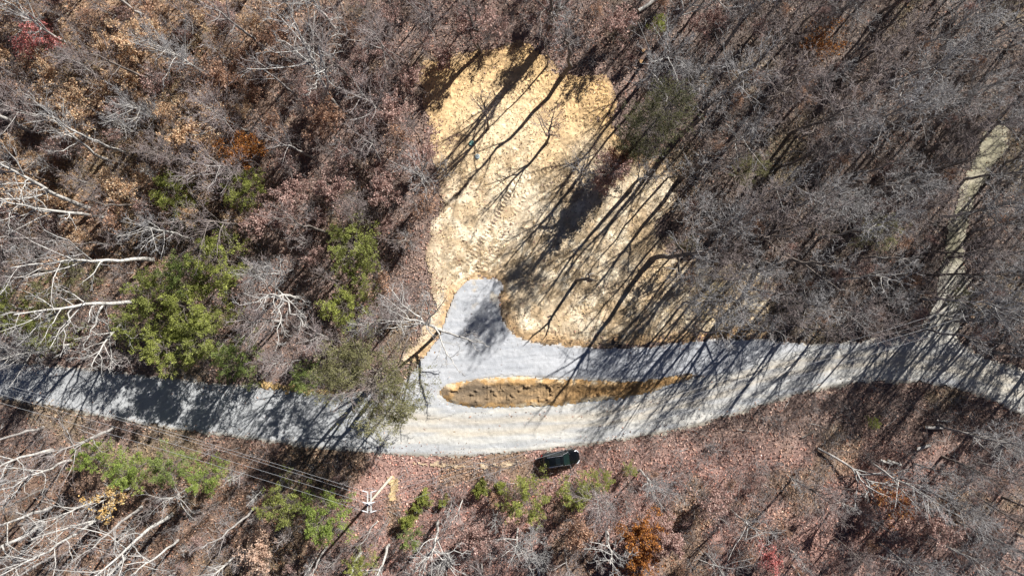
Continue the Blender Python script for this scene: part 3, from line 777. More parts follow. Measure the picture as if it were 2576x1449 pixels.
for i, a in enumerate([
    (95, 92, 6.0, RED, 'red maple glowing in the upper left corner', 'red maple', 4),
    (465, 335, 7.0, TAN, 'golden tan beech keeping its leaves', 'tan beech', 9),
    (335, 100, 6.5, TAN, 'tan leaved beech near the top, right of the red maple', 'upper beech', 7),
    (600, 375, 7.0, ORG, 'orange brown oak above two yellow green pines', 'orange oak', 8),
    (1062, 392, 7.0, PINK, 'pink red maple on the left edge of the clearing', 'pink maple', 5),
    (1530, 430, 6.0, PINK, 'pinkish leafy tree on the right edge of the clearing', 'clearing maple', 8),
    (1560, 400, 4.5, RUS, 'russet shrub in the shade of the dark pine', None, 7),
    (1600, 1350, 6.0, ORG, 'orange oak near the bottom edge, below the car pines', 'bottom oak', 8),
    (1606, 1405, 5.0, ORG, 'lower orange oak touching the bottom edge', None, 8),
    (1668, 1352, 5.5, PINK, 'pink tan maple right beside the orange oak at the bottom', 'bottom maple', 8),
    (1940, 1408, 3.4, RED, 'crimson maple at the bottom edge', 'crimson maple', 3),
    (2250, 1262, 5.0, [(0.42, 0.17, 0.10), (0.48, 0.24, 0.08)], 'orange red sapling beside the fallen white tree', 'orange sapling', 4),
    (2350, 1330, 5.0, PINK, 'pinkish sapling below the fallen white tree', None, 4),
    (2065, 110, 7.0, ORG, 'sparse orange oak high in the grey wood', 'sparse orange oak', 3),
    (650, 1395, 6.0, [(0.50, 0.34, 0.25), (0.56, 0.42, 0.33)], 'pale pinkish beech near the bottom, left of the bottom edge pine', 'pale beech', 7),
    (725, 500, 6.0, PINK, 'pinkish shrubby tree right of the pine below the oak', None, 6),
    (835, 470, 5.5, PINK, 'dull pink tree midway between the orange oak and the clearing', 'dull pink tree', 6),
    (1120, 150, 3.2, PINK, 'pinkish shrub on the upper left corner of the clearing', 'corner shrub', 3),
    (1035, 200, 4.0, PINK, 'dusky pink shrub outside the clearing corner', None, 3),
    (820, 300, 6.0, RUS, 'russet tree under the broad white limbed tree', 'russet tree', 6),
    (1200, 60, 6.0, PINK, 'pinkish tree above the upper edge of the clearing', None, 6),
    (985, 285, 5.5, PINK, 'pinkish shrub in the dark wood left of the clearing', None, 6),
    (1395, 40, 5.5, PINK, 'pinkish tree at the top above the dark forked trunk', None, 4),
    (1560, 60, 5.5, PINK, 'pink tan tree at the top beside the cut stumps', None, 5),
    (1780, 60, 5.5, PINK, 'dull pink tree at the top, right of the pale leaning trunk', None, 4),
    (660, 560, 5.5, PINK, 'pink brown shrub between the oak pines and the clump', None, 6),
    (960, 480, 5.5, PINK, 'rosy brown shrub left of the pink maple', None, 6),
    (700, 100, 6.0, RUS, 'russet brown tree at the top left of the broad white tree', None, 5),
    (560, 190, 6.0, RUS, 'russet brown tree above the tan beech', None, 6),
    (190, 250, 6.5, TAN, 'dull tan tree below the red maple', None, 4),
    (60, 480, 6.0, TAN, 'tan leaved tree behind the white trunks at the left edge', None, 4),
    (1450, 1330, 5.0, RUS, 'rusty shrub below the car pines', None, 5),
    (1200, 1350, 5.0, PINK, 'rosy shrub beside the white radiating tree', None, 5),
    (1790, 1260, 5.0, PINK, 'rosy brown shrub in the lower wood right of the car', None, 4),
]):
    leaf_tree(a[0], a[1], a[2], a[3], a[4], 40 + i, per=max(2, int(a[6] * 1.15)), size=0.21, lm=a[5], drop=0.36)
leaf_tree(262, 1262, 9.0, YEL, 'yellow leaved tree among white trunks at the lower left', 90, per=5, size=0.26, style='open', lm='yellow tree', bark='pale', drop=0.47, r0=0.13, showr=3.5)

# bare trees that stand out
A = [
    (235, 530, 16, 0.30, (-3, 5), 'open', 'thick white barked tree leaning out over the left edge, with heavy limbs', 'pale', dict()),
    (80, 330, 16, 0.30, (-1.2, 2.2), 'open', 'thick grey white trunk crossing the left edge below the red maple', 'pale', dict()),
    (270, 402, 12, 0.19, (0, 3.4), 'open', 'pale slender tree leaning towards the top left, below the dull tan tree', 'pale', dict()),
    (268, 548, 16, 0.24, (-2.0, 0.2), 'open', 'white tree whose straight trunk lies level toward the left edge', 'pale', dict()),
    (390, 655, 17, 0.25, (-6, -1.5), 'open', 'long white tree leaning far left from the evergreen clump', 'pale', dict()),
    (355, 760, 15, 0.27, (-5, -1.0), 'open', 'gnarled white tree left of the clump with drooping branches', 'pale', dict(extra=[(0.35, (-1.5, -5.5, 1.5), 0.14), (0.6, (-1.0, -5.5, 0.5), 0.10)])),
    (335, 790, 10, 0.19, (1.0, -5.5), 'open', 'white drooping tree reaching down to the shaded road', 'pale', dict()),
    (755, 748, 14, 0.22, (1.0, 0.5), 'open', 'pale tree with wide crooked limbs right of the evergreen clump', 'pale', dict(extra=[(0.5, (3.5, -3.5, 3), 0.11), (0.55, (-4, -1.0, 2.5), 0.11), (0.5, (0.5, -5.5, 3), 0.1), (0.6, (1.5, 4, 3), 0.09)])),
    (1108, 829, 14, 0.22, (-3.2, 2.6), 'open', 'grey white tree at the edge of the drive, one limb over the gravel', 'pale', dict(extra=[(0.22, (6.5, -1.6, 5.0), 0.15), (0.25, (3.4, -4.8, 5.0), 0.12), (0.4, (0.7, 3.8, 4), 0.11), (0.5, (-4.5, -0.6, 3), 0.12), (0.5, (-3.5, 4.2, 4), 0.12)])),
    (845, 268, 19, 0.24, (0.3, 4.2), 'open', 'broad white limbed tree fanning up to the top edge', 'pale', dict(fork=1, extra=[(0.45, (2.8, 4.5, 5), 0.14), (0.5, (-3.5, 3.0, 4), 0.12), (0.4, (-0.5, -2.5, 3), 0.10)])),
    (435, 1292, 19, 0.25, (0.3, -0.6), 'open', 'long white curved trunk running into the bottom edge at the lower left', 'pale', dict()),
    (137, 1130, 14, 0.20, (0, 0), 'open', 'short white trunk at the left edge just below the road', 'pale', dict()),
    (113, 1318, 18, 0.25, (0, 0.5), 'open', 'thick white trunk fading into the lower left corner', 'pale', dict()),
    (127, 1277, 17, 0.20, (-1, 1.8), 'open', 'white trunk just above the thick one in the lower left corner', 'pale', dict()),
    (258, 1300, 17, 0.20, (-0.5, -0.4), 'open', 'white forked tree directly below the yellow leaved tree', 'pale', dict(fork=1)),
    (449, 1356, 15, 0.15, (0.5, -0.4), 'open', 'thin pale trunk below the long curved white trunk', 'pale', dict()),
    (909, 1386, 13, 0.20, (0.5, 0), 'thin', 'grey trunk behind the bottom edge pine', 'pale', dict()),
    (980, 1369, 12, 0.19, (0.4, -0.2), 'thin', 'straight pale trunk leaning away below the pole', 'pale', dict()),
    (1101, 1311, 13, 0.20, (0.6, 0.2), 'open', 'white tree with limbs radiating at the bottom edge, below the wires', 'pale', dict(extra=[(0.75, (4.6, 0.6, 1.5), 0.09), (0.75, (3.2, -1.8, 2), 0.09), (0.7, (-2.8, -2.5, 2), 0.08)])),
    (1357, 1447, 8, 0.16, (-1.3, 7.2), 'fine', 'pale fan shaped tree leaning up from the bottom edge', 'pale', dict()),
    (1525, 1335, 12, 0.18, (-1.2, 0.6), 'open', 'pale spreading tree left of the orange oak at the bottom', 'pale', dict()),
    # round the clearing
    (1208, 132, 11, 0.24, (-1.4, 1.8), 'thin', 'dark forked tree at the upper left edge of the clearing', 'dark', dict(fork=2)),
    (1413, 192, 14.5, 0.29, (-0.6, 0.6), 'thin', 'dark crooked tree on the upper edge of the clearing', 'mixed', dict(wig=0.2)),
    (1228, 325, 9.5, 0.18, (0, 1.2), 'sapling', 'slim bare sapling standing in the golden lot above the lid', 'dark', dict(fork=1, clear=1)),
    (1375, 361, 9.5, 0.19, (0.3, 1.2), 'sapling', 'bare sapling with a few leaves, standing right of the other in the lot', 'dark', dict(clear=1, leaves=dict(per=2, size=0.16, pal=[(0.2, 0.1, 0.1), (0.28, 0.15, 0.12)], drop=0.42))),
    (1376, 168, 13, 0.11, (-1.4, 0.6), 'thin', 'thin dark trunk at the top corner of the lot', 'dark', dict()),
    (1373, 100, 17, 0.30, (-0.5, 0), 'open', 'thick black trunk at the top above the clearing', 'dark', dict(fork=1)),
    (1388, 96, 15, 0.22, (0, 0), 'thin', 'pale trunk beside the thick black trunk at the top', 'pale', dict()),
    (1705, 345, 15.5, 0.32, (0.5, 0.5), 'thin', 'grey tree right of the dark pine, shading the lot', 'mixed', dict()),
    (1712, 450, 13, 0.30, (0.3, 0), 'thin', 'crooked grey tree on the right edge of the lot above the vines', 'mixed', dict()),
    (1450, 452, 11.0, 0.19, (0, 0), 'sapling', 'small bare tree left of the pinkish tree in the clearing', 'grey', dict(clear=1)),
    (1508, 462, 10.5, 0.21, (0.2, 0.2), 'thin', 'slim dark trunk under the pinkish tree in the clearing', 'dark', dict(clear=1)),
    (1585, 480, 12.5, 0.27, (0.3, 0), 'thin', 'slim dark trunk just right of the pinkish tree in the clearing', 'mixed', dict(clear=1)),
    (1640, 655, 16, 0.36, (2.6, 0.5), 'thin', 'dark trunk leaning right over the lower lot, long shadow across the drive', 'mixed', dict()),
    (1914, 662, 16, 0.34, (2.4, -0.2), 'thin', 'dark trunk leaning right at the lower corner of the lot', 'mixed', dict(wig=0.2)),
    (1720, 762, 11, 0.13, (0.4, 0.2), 'grey', 'multi stemmed grey tree in the lower lot right of the snag', 'grey', dict(fork=2)),
    (1790, 800, 9, 0.10, (0.2, 0.2), 'sapling', 'small grey tree in the lower lot near the shaded drive', 'grey', dict()),
    (1702, 625, 7, 0.13, (0.2, 0.2), 'sapling', 'vine draped small tree on the right edge of the lot', 'dark', dict(leaves=dict(per=4, size=0.2, pal=[(0.10, 0.10, 0.04), (0.2, 0.15, 0.09)], drop=0.4))),
    (1000, 930, 15, 0.32, (-0.3, -0.3), 'open', 'bare tree hidden behind the big olive pine, shadow on the road', 'dark', dict()),
    (955, 945, 15, 0.28, (-0.6, -0.2), 'thin', 'slim bare trunk in the big olive pine, shadow crossing the road', 'dark', dict()),
    (1085, 480, 12, 0.19, (-0.5, 1.0), 'open', 'pale forked tree on the left edge of the clearing below the pink maple', 'grey', dict(fork=1)),
    (1770, 590, 14, 0.18, (0.5, 0), 'fine', 'fine twigged grey tree over the right end of the lower lot', 'grey', dict()),
    (1850, 690, 12, 0.16, (0.3, 0), 'fine', 'rounded grey tree inside the lower right corner of the lot', 'grey', dict()),
    (1960, 770, 12, 0.16, (0.3, 0), 'fine', 'grey tree between the lower lot corner and the shaded gravel', 'grey', dict()),
    (1690, 560, 13, 0.17, (0.2, 0.2), 'grey', 'grey tree right of the lot above the dark leaning trunk', 'mixed', dict()),
    (1660, 470, 12, 0.14, (0.2, 0.2), 'thin', 'slim grey tree just left of the crooked tree on the lot edge', 'mixed', dict()),
    (1600, 270, 13, 0.18, (0.3, 0.2), 'grey', 'grey tree above left of the dark pine at the lot edge', 'mixed', dict()),
    # right-hand side
    (2512, 757, 17, 0.22, (0.5, -0.5), 'open', 'dark level trunk at the right edge above the wires', 'mixed', dict()),
    (2530, 640, 17, 0.22, (0, 0), 'fine', 'dark trunk at the right edge beside the dirt track', 'mixed', dict()),
    (2470, 640, 16, 0.20, (0.5, 0), 'fine', 'dark tree hugging the right side of the dirt track', 'mixed', dict()),
    (2560, 560, 17, 0.22, (0, 0), 'fine', 'dark tree at the right edge, above the one beside the track', 'mixed', dict()),
    (2330, 690, 14, 0.17, (2.5, -0.5), 'fine', 'grey tree leaning right across the lower track', 'mixed', dict()),
    (1655, 116, 12, 0.24, (3.5, 2.5), 'thin', 'pale thick trunk leaning right near the top stumps', 'pale', dict()),
]
for i, a in enumerate(A):
    kw = dict(a[8]); 
    bare_tree(a[0], a[1], a[2], a[3], a[4], a[5], a[6], a[7], 100 + i, **kw)
LAND += [('white leaning tree', 150, 500), ('long white tree', 250, 635), ('crooked pale tree', 720, 760), ('broad white tree', 820, 150), ('driveside tree', 1090, 800), ('curved white trunk', 330, 1370), ('forked dark tree', 1205, 100), ('black trunk', 1375, 60), ('radiating white tree', 1100, 1390), ('fan tree', 1340, 1370), ('leaning dark trunk', 1680, 650), ('fallen white tree', 2180, 1225), ('cut stumps', 1615, 145), ('drooping white tree', 260, 880), ('corner trunk', 60, 1360), ('upper corner', 2530, 40), ('lower corner', 2530, 1400), ('right edge trunk', 2550, 757)]
for l in ((1180, 60, 3), (720, 760, 4), (955, 1240, 4), (1050, 1220, 3.5), (1408, 1155, 4), (1300, 1190, 3), (1520, 1150, 3.5), (2235, 1160, 3), (2335, 1095, 4), (2160, 1195, 3.5)):
    SHOW.append((*w2(l[:2]), l[2]))

# ------------------------------------------------------------------ the many others: a few kinds grown once, then copied one by one
PROTO = {}
def proto(key, n, fn):
    PROTO[key] = [fn(i) for i in range(n)]
def make_bare(style, h, r0, lean_s, fork=0):
    def fn(i):
        r = np.random.default_rng(hash((style, i)) % 100 if False else 500 + i * 13 + len(style) * 7)
        a = r.uniform(0, 6.28)
        tr, cr, TP, XP = bare_parts(h * r.uniform(0.92, 1.08), r0, (lean_s * math.cos(a), lean_s * math.sin(a)), style, r, fork if i % 3 == 0 else 0)
        return mesh_data('trunk', tr[0], tr[1], M_bark_grey), mesh_data('crown', cr[0], cr[1], M_twig_grey), None
    return fn
proto('grey', 6, make_bare('grey', 15, 0.18, 1.0, 1))
proto('fine', 6, make_bare('fine', 15, 0.17, 0.9, 1))
proto('thin', 5, make_bare('thin', 15, 0.18, 1.0))
proto('open', 4, make_bare('open', 15, 0.19, 1.2, 1))
proto('sapling', 5, make_bare('sapling', 7, 0.075, 0.5, 1))
def make_shrub(pal, per):
    def fn(i):
        r = np.random.default_rng(900 + i * 17 + per + int(pal[0][0] * 1000))
        tr, cr, TP, XP = bare_parts(4.2 * r.uniform(0.85, 1.15), 0.045, (0.3, 0.2), 'bushy', r, 1)
        V, F, C = leafy(TP, per, 0.165, pal, r, 0.14, 0.52)
        return mesh_data('trunk', tr[0], tr[1], M_bark_dark), mesh_data('crown', cr[0], cr[1], M_twig_rose), mesh_data('foliage', V, F, M_leaf, False, C)
    return fn
proto('pink shrub', 3, make_shrub(PINK, 3))
proto('russet shrub', 3, make_shrub(RUS, 4))
proto('tan shrub', 3, make_shrub(TAN, 5))

def first_copy(store, meshes):
    root = bpy.data.objects.new(store, None)
    return root

def place_copy(name, meshes, x, y, rz, s, mats):
    root = empty(name, (x, y, ground_z(x, y) - 0.06), rz, s)
    for nm, me, m in zip(('trunk', 'crown', 'foliage'), meshes, mats):
        if me is None: continue
        o = bpy.data.objects.new(nm, me); col.objects.link(o); o.parent = root
        if m is not None:
            o.material_slots[0].link = 'OBJECT'; o.material_slots[0].material = m
    return root

SUNNY = [w2([(1060, 190), (1380, 190), (1530, 210), (1530, 300), (1400, 420), (1250, 600), (1100, 650)]),
         w2([(1050, 940), (1150, 760), (1180, 720), (1260, 720), (1300, 860), (1500, 872), (1500, 940), (1440, 1010), (1520, 1090), (1300, 1140), (1000, 1140)])]
SUNNY.append(w2([(1400, 640), (1560, 540), (1660, 560), (1640, 860), (1330, 860), (1300, 720)]))
SUN_R = [Raster(lambda P, z=z: psd(P, z)) for z in SUNNY]

track_R = Raster(lambda P: psd(P, track_poly))
def ok_spot(x, y, h, cr, allow_over=0.0, right=False):
    p = np.array([[x, y]])
    u0 = x / S + 1288; in_lot = right and u0 > 1690 and 400 < 724.5 - y / S < 835
    if open_sd(p)[0] > -0.8 and not in_lot: return False
    k = CAM_H / (CAM_H - 0.75 * h)
    q = p * k
    if open_sd(q)[0] > -cr * (0.45 if not right else -0.1) and not in_lot: return False
    if track_R(q)[0] > -cr * 0.05: return False
    for (a, b, c) in HEROES:
        if (a - x) ** 2 + (b - y) ** 2 < c * c: return False
    for (a, b, c) in SHOW:
        if (a - q[0, 0]) ** 2 + (b - q[0, 1]) ** 2 < (c + cr * 0.55) ** 2: return False
    t = np.linspace(0.35, 1.0, 7)[:, None]
    sh = p + t * h * COT * SH
    for z, lim in zip(SUN_R, (1, 1, 4)):
        if (z(sh) > 0.3).sum() >= lim: return False
    return True

used_labels = set()
LW = [(n, *w2((u, v))) for n, u, v in LAND]
def place_words(x, y, h, look, noun):
    """words that say where a tree stands: between two landmarks that lie on opposite sides of it"""
    k = CAM_H / (CAM_H - 0.35 * h)
    p = np.array((x, y)) * k
    ds = sorted(((math.hypot(a - p[0], b - p[1]), n, a, b) for n, a, b in LW))[:16]
    best = []
    for i in range(len(ds)):
        for j in range(i + 1, len(ds)):
            v1 = np.array((ds[i][2] - p[0], ds[i][3] - p[1])); v2 = np.array((ds[j][2] - p[0], ds[j][3] - p[1]))
            c = v1 @ v2 / (np.linalg.norm(v1) * np.linalg.norm(v2) + 1e-6)
            if c < -0.75:
                best.append((ds[i][0] + ds[j][0], f'{look} {noun} between the {ds[i][1]} and the {ds[j][1]}'))
    for d, n, a, b in ds[:7]:
        dx, dy = p[0] - a, p[1] - b
        ang = math.degrees(math.atan2(dy, dx)) % 360
        w = ['right of', 'above and right of', 'above', 'above and left of', 'left of', 'below and left of', 'below', 'below and right of'][int((ang + 22.5) // 45) % 8]
        best.append((d * 1.7, f'{look} {noun} standing {w} the {n}'))
    best.sort()
    for _, s in best:
        if s not in used_labels:
            used_labels.add(s); return s
    for a in ('well', 'far', 'a little', 'some way'):
        for _, s in best:
            q = s.replace(' standing ', f' {a} ')
            if q not in used_labels and q != s:
                used_labels.add(q); return q
    return best[0][1]

spots = []
shrub_spots = []
sap_spots = []
def poisson(n_try, dmin, region, seed, kinds, hr, crown, bark_p, right=False, spots=spots):
    r = np.random.default_rng(seed)
    out = []
    for _ in range(n_try):
        u = r.uniform(region[0], region[2]); v = r.uniform(region[1], region[3])
        x, y = w2((u, v))
        if any((a - x) ** 2 + (b - y) ** 2 < ((dmin + d) / 2) ** 2 for a, b, d in spots): continue
        h = r.uniform(*hr)
        if not ok_spot(x, y, h, crown, right=right): continue
        spots.append((x, y, dmin))
        out.append((x, y, h, r.choice(kinds), r.choice(['pale', 'grey', 'dark'], p=bark_p), r.uniform(0, 6.28), int(r.integers(0, 100))))
    return out

PLACED = []
PLACED += poisson(700, 3.4, (2440, 540, 2720, 900), 34, ['fine', 'grey', 'thin'], (12, 17), 2.4, [0.1, 0.5, 0.4], right=True)
PLACED += poisson(900, 3.2, (1650, 420, 2330, 840), 33, ['fine', 'grey', 'thin', 'fine'], (11, 16), 2.2, [0.1, 0.5, 0.4], right=True)
PLACED += poisson(1500, 5.4, (120, -60, 1040, 640), 1, ['grey', 'fine', 'thin', 'fine', 'thin'], (11, 17), 2.4, [0.25, 0.4, 0.35])
PLACED += poisson(900, 4.2, (620, 100, 1080, 900), 2, ['grey', 'fine', 'fine', 'thin'], (9, 15), 1.6, [0.22, 0.43, 0.35], right=True)
PLACED += poisson(2200, 3.9, (1420, -80, 2640, 900), 3, ['grey', 'fine', 'thin', 'fine', 'fine'], (12, 18), 2.6, [0.08, 0.56, 0.36], right=True)
PLACED += poisson(700, 4.4, (1000, -80, 1500, 160), 4, ['grey', 'fine', 'thin'], (11, 15), 2.2, [0.1, 0.5, 0.4])
PLACED += poisson(800, 6.0, (420, 1180, 2100, 1440), 5, ['grey', 'fine', 'open', 'thin'], (8, 14), 2.2, [0.35, 0.5, 0.15])
PLACED += poisson(1500, 3.5, (2280, 1060, 2660, 1450), 66, ['fine', 'fine', 'grey'], (10, 15), 2.2, [0.15, 0.7, 0.15])
PLACED += poisson(900, 4.2, (2080, 1060, 2620, 1450), 6, ['fine', 'fine', 'grey'], (11, 16), 2.6, [0.15, 0.7, 0.15])
PLACED += poisson(400, 5.0, (-20, 1060, 520, 1440), 7, ['open', 'thin', 'grey'], (11, 16), 2.2, [0.5, 0.4, 0.1])
PLACED += poisson(400, 3.6, (0, 560, 300, 890), 8, ['grey', 'open', 'fine'], (10, 14), 2.2, [0.4, 0.5, 0.1])
WORDS = {'grey': 'rounded', 'fine': 'fine twigged', 'thin': 'slender', 'open': 'crooked limbed'}
BW = {'pale': 'pale', 'grey': 'grey', 'dark': 'dark'}
MB = {'pale': (M_bark_pale, M_twig_grey), 'grey': (None, M_twig_rose), 'dark': (M_bark_dark, M_twig_brown)}
cnt = 0
for (x, y, h, kd, bk, rz, k) in PLACED:
    ms = PROTO[kd][k % len(PROTO[kd])]
    t = place_copy('bare_tree', ms, x, y, rz, h / 15.0, (None, None) if bk == 'grey' and x > 12 else MB[bk])
    tag(t, place_words(x, y, h, f'{BW[bk]} {WORDS[kd]}', 'bare tree'), 'tree', 'bare deciduous trees')
    cnt += 1
n_can = cnt
# trees past the top and right edges: only their shadows reach into the photo
r = np.random.default_rng(77)
for _ in range(400):
    u = r.uniform(900, 2900); v = r.uniform(-430, 700)
    if not (v < -90 or u > 2660): continue
    if u + v * 0.8 < 1000 or u - 2576 > 330: continue
    x, y = w2((u, v)); h = r.uniform(12, 17)
    if any((a - x) ** 2 + (b - y) ** 2 < 6.0 ** 2 for a, b, d in spots): continue
    if not ok_spot(x, y, h, 2.5, right=True): continue
    spots.append((x, y, 6.0))
    t = place_copy('bare_tree', PROTO['fine'][int(r.integers(0, 6))], x, y, r.uniform(0, 6.28), h / 15.0, (None, None))
    tag(t, 'grey bare tree beyond the edge of the photo, only its shadow reaching in', 'tree', 'bare trees beyond the edge')
    cnt += 1

# understory: saplings and leaf-holding shrubs
shr = []
KW = dict(spots=shrub_spots)
shr += poisson(2500, 2.9, (10, -20, 660, 600), 14, ['tan shrub', 'russet shrub', 'tan shrub', 'tan shrub', 'pink shrub'], (3, 5.5), 1.0, [0, 1, 0], **KW)[:105]
shr += poisson(2500, 2.7, (560, -20, 1085, 900), 15, ['pink shrub', 'russet shrub', 'pink shrub'], (3, 5), 0.9, [0, 1, 0], right=True, **KW)[:38]
shr += poisson(1500, 3.6, (1430, -20, 2500, 850), 16, ['pink shrub', 'russet shrub'], (2.2, 3.6), 1.0, [0, 1, 0], right=True, **KW)[:50]
shr += poisson(1500, 3.4, (380, 1180, 2500, 1440), 17, ['pink shrub', 'russet shrub', 'pink shrub'], (1.6, 2.8), 1.0, [0, 1, 0], **KW)[:60]
shr += poisson(500, 3.4, (1010, -20, 1480, 150), 18, ['pink shrub', 'russet shrub', 'pink shrub'], (2.6, 4), 1.0, [0, 1, 0], **KW)[:16]
for a in shr:
    ms = PROTO[a[3]][a[6] % 3]
    t = place_copy('autumn_shrub', ms, a[0], a[1], a[5], a[2] / 4.2, (None, None, None))
    tag(t, place_words(a[0], a[1], a[2], f'{a[3].split()[0]} leaved', 'shrub'), 'shrub', 'autumn leaved shrubs')
small = []
KW = dict(spots=sap_spots)
small += [(*a, 'sapling') for a in poisson(1500, 3.2, (20, -20, 1085, 900), 11, ['sapling'], (4.5, 8), 1.0, [0.15, 0.55, 0.30], right=True, **KW)][:150]
small += [(*a, 'sapling') for a in poisson(1500, 3.2, (1450, -20, 2576, 880), 12, ['sapling'], (4.5, 8), 1.0, [0.05, 0.6, 0.35], right=True, **KW)][:80]
small += [(*a, 'sapling') for a in poisson(1600, 2.9, (300, 1170, 2576, 1440), 13, ['sapling'], (3, 6), 1.0, [0.35, 0.4, 0.25], **KW)][:90]
for a in small:
    ms = PROTO['sapling'][a[6] % 5]
    t = place_copy('bare_sapling', ms, a[0], a[1], a[5], a[2] / 7.0, MB[a[4]])
    tag(t, place_words(a[0], a[1], a[2], f'small {BW[a[4]]}', 'bare sapling'), 'sapling', 'bare saplings')
print('TREES', n_can, cnt, len(small), len(shr))

# low brush: thin dead stems that nobody could count
def brush():
    r = np.random.default_rng(31)
    n = 7500
    P = np.stack([r.uniform(-68, 70, n), r.uniform(-40, 41, n)], -1)
    sd = open_sd(P)
    P = P[(sd < -0.6) & (fbm(P[:, 0], P[:, 1], 5.0, 141, 3) > 0.38)]
    P3 = np.stack([P[:, 0], P[:, 1], terrain(P[:, 0], P[:, 1])], -1)
    me = bpy.data.meshes.new('undergrowth'); me.vertices.add(len(P3)); me.vertices.foreach_set('co', P3.astype(np.float32).ravel())
    o = bpy.data.objects.new('undergrowth', me); col.objects.link(o)
    tag(o, 'thin leafless brush tangled over the forest floor', 'undergrowth', kind='stuff')
    ng = bpy.data.node_groups.new('scatter_brush', 'GeometryNodeTree')
    ng.interface.new_socket('Geometry', in_out='INPUT', socket_type='NodeSocketGeometry')
    ng.interface.new_socket('Geometry', in_out='OUTPUT', socket_type='NodeSocketGeometry')
    N = ng.nodes; L = ng.links
    gi = N.new('NodeGroupInput'); go = N.new('NodeGroupOutput')
    jn = N.new('GeometryNodeJoinGeometry')
    for q_ in range(6):
        m = 8; k = 4
        base = np.concatenate([r.normal(0, 0.28, (m, 2)), np.full((m, 1), -0.05)], 1)
        d = np.stack([r.normal(0, 0.6, m), r.normal(0, 0.6, m), r.uniform(0.5, 1.0, m)], -1); d /= np.linalg.norm(d, axis=1, keepdims=True)
        ln = r.uniform(0.7, 2.0, m)
        q = np.empty((m, k, 3)); q[:, 0] = base
        for j_ in range(1, k):
            q[:, j_] = q[:, j_ - 1] + d * (ln / (k - 1))[:, None]
            d = d + r.normal(0, 0.2, d.shape); d /= np.linalg.norm(d, axis=1, keepdims=True)
        R = np.broadcast_to(np.linspace(0.016, 0.008, k), (m, k))
        TP, TR = grow(q, R, 5, 0.25, 1.0, (0.4, 0.9), 0.45, 3, 0.8, 0.009, 0.1, 0.05, r)
        V, F = join_mixed([twigs_mesh(q, R), twigs_mesh(TP, TR)])
        tuft = bpy.data.objects.new('brush_tuft', mesh_data('brush_tuft', V, F, M_twig_brown if q_ % 3 else M_twig_grey))
        oi = N.new('GeometryNodeObjectInfo'); oi.inputs['Object'].default_value = tuft; oi.inputs['As Instance'].default_value = True
        L.new(oi.outputs['Geometry'], jn.inputs[0])
    ip = N.new('GeometryNodeInstanceOnPoints'); ip.inputs['Pick Instance'].default_value = True
    rr = N.new('FunctionNodeRandomValue'); rr.data_type = 'FLOAT_VECTOR'; rr.inputs['Min'].default_value = (-0.2, -0.2, 0); rr.inputs['Max'].default_value = (0.2, 0.2, 6.28)
    rs = N.new('FunctionNodeRandomValue'); rs.data_type = 'FLOAT'
    fl = [x for x in rs.inputs if x.enabled and x.type == 'VALUE']
    fl[0].default_value = 0.6; fl[1].default_value = 1.5
    L.new(gi.outputs[0], ip.inputs['Points']); L.new(jn.outputs[0], ip.inputs['Instance'])
    L.new([x for x in rr.outputs if x.enabled][0], ip.inputs['Rotation']); L.new([x for x in rs.outputs if x.enabled][0], ip.inputs['Scale'])
    L.new(ip.outputs[0], go.inputs[0])
    md = o.modifiers.new('scatter', 'NODES'); md.node_group = ng
    # fallen sticks
    n = 900
    P = np.stack([r.uniform(-66, 66, n), r.uniform(-38, 38, n)], -1)
    P = P[open_sd(P) < -0.5]; n = len(P)
    a = r.uniform(0, 6.28, n); L = r.uniform(0.6, 2.6, n)
    k = 4; s = np.linspace(-0.5, 0.5, k)
    q = np.stack([P[:, 0, None] + np.cos(a)[:, None] * L[:, None] * s, P[:, 1, None] + np.sin(a)[:, None] * L[:, None] * s, np.zeros((n, k))], -1) + r.normal(0, 0.05, (n, k, 3))
    q[..., 2] += terrain(q[..., 0], q[..., 1]) + 0.16
    R = r.uniform(0.015, 0.05, n)[:, None] * np.linspace(1, 0.5, k)
    V, F = tubes(q, R, 4)
    o = build('fallen_sticks', V, F, M_twig_pale)
    tag(o, 'dead sticks lying on the leaf covered floor', 'fallen sticks', kind='stuff')
brush()

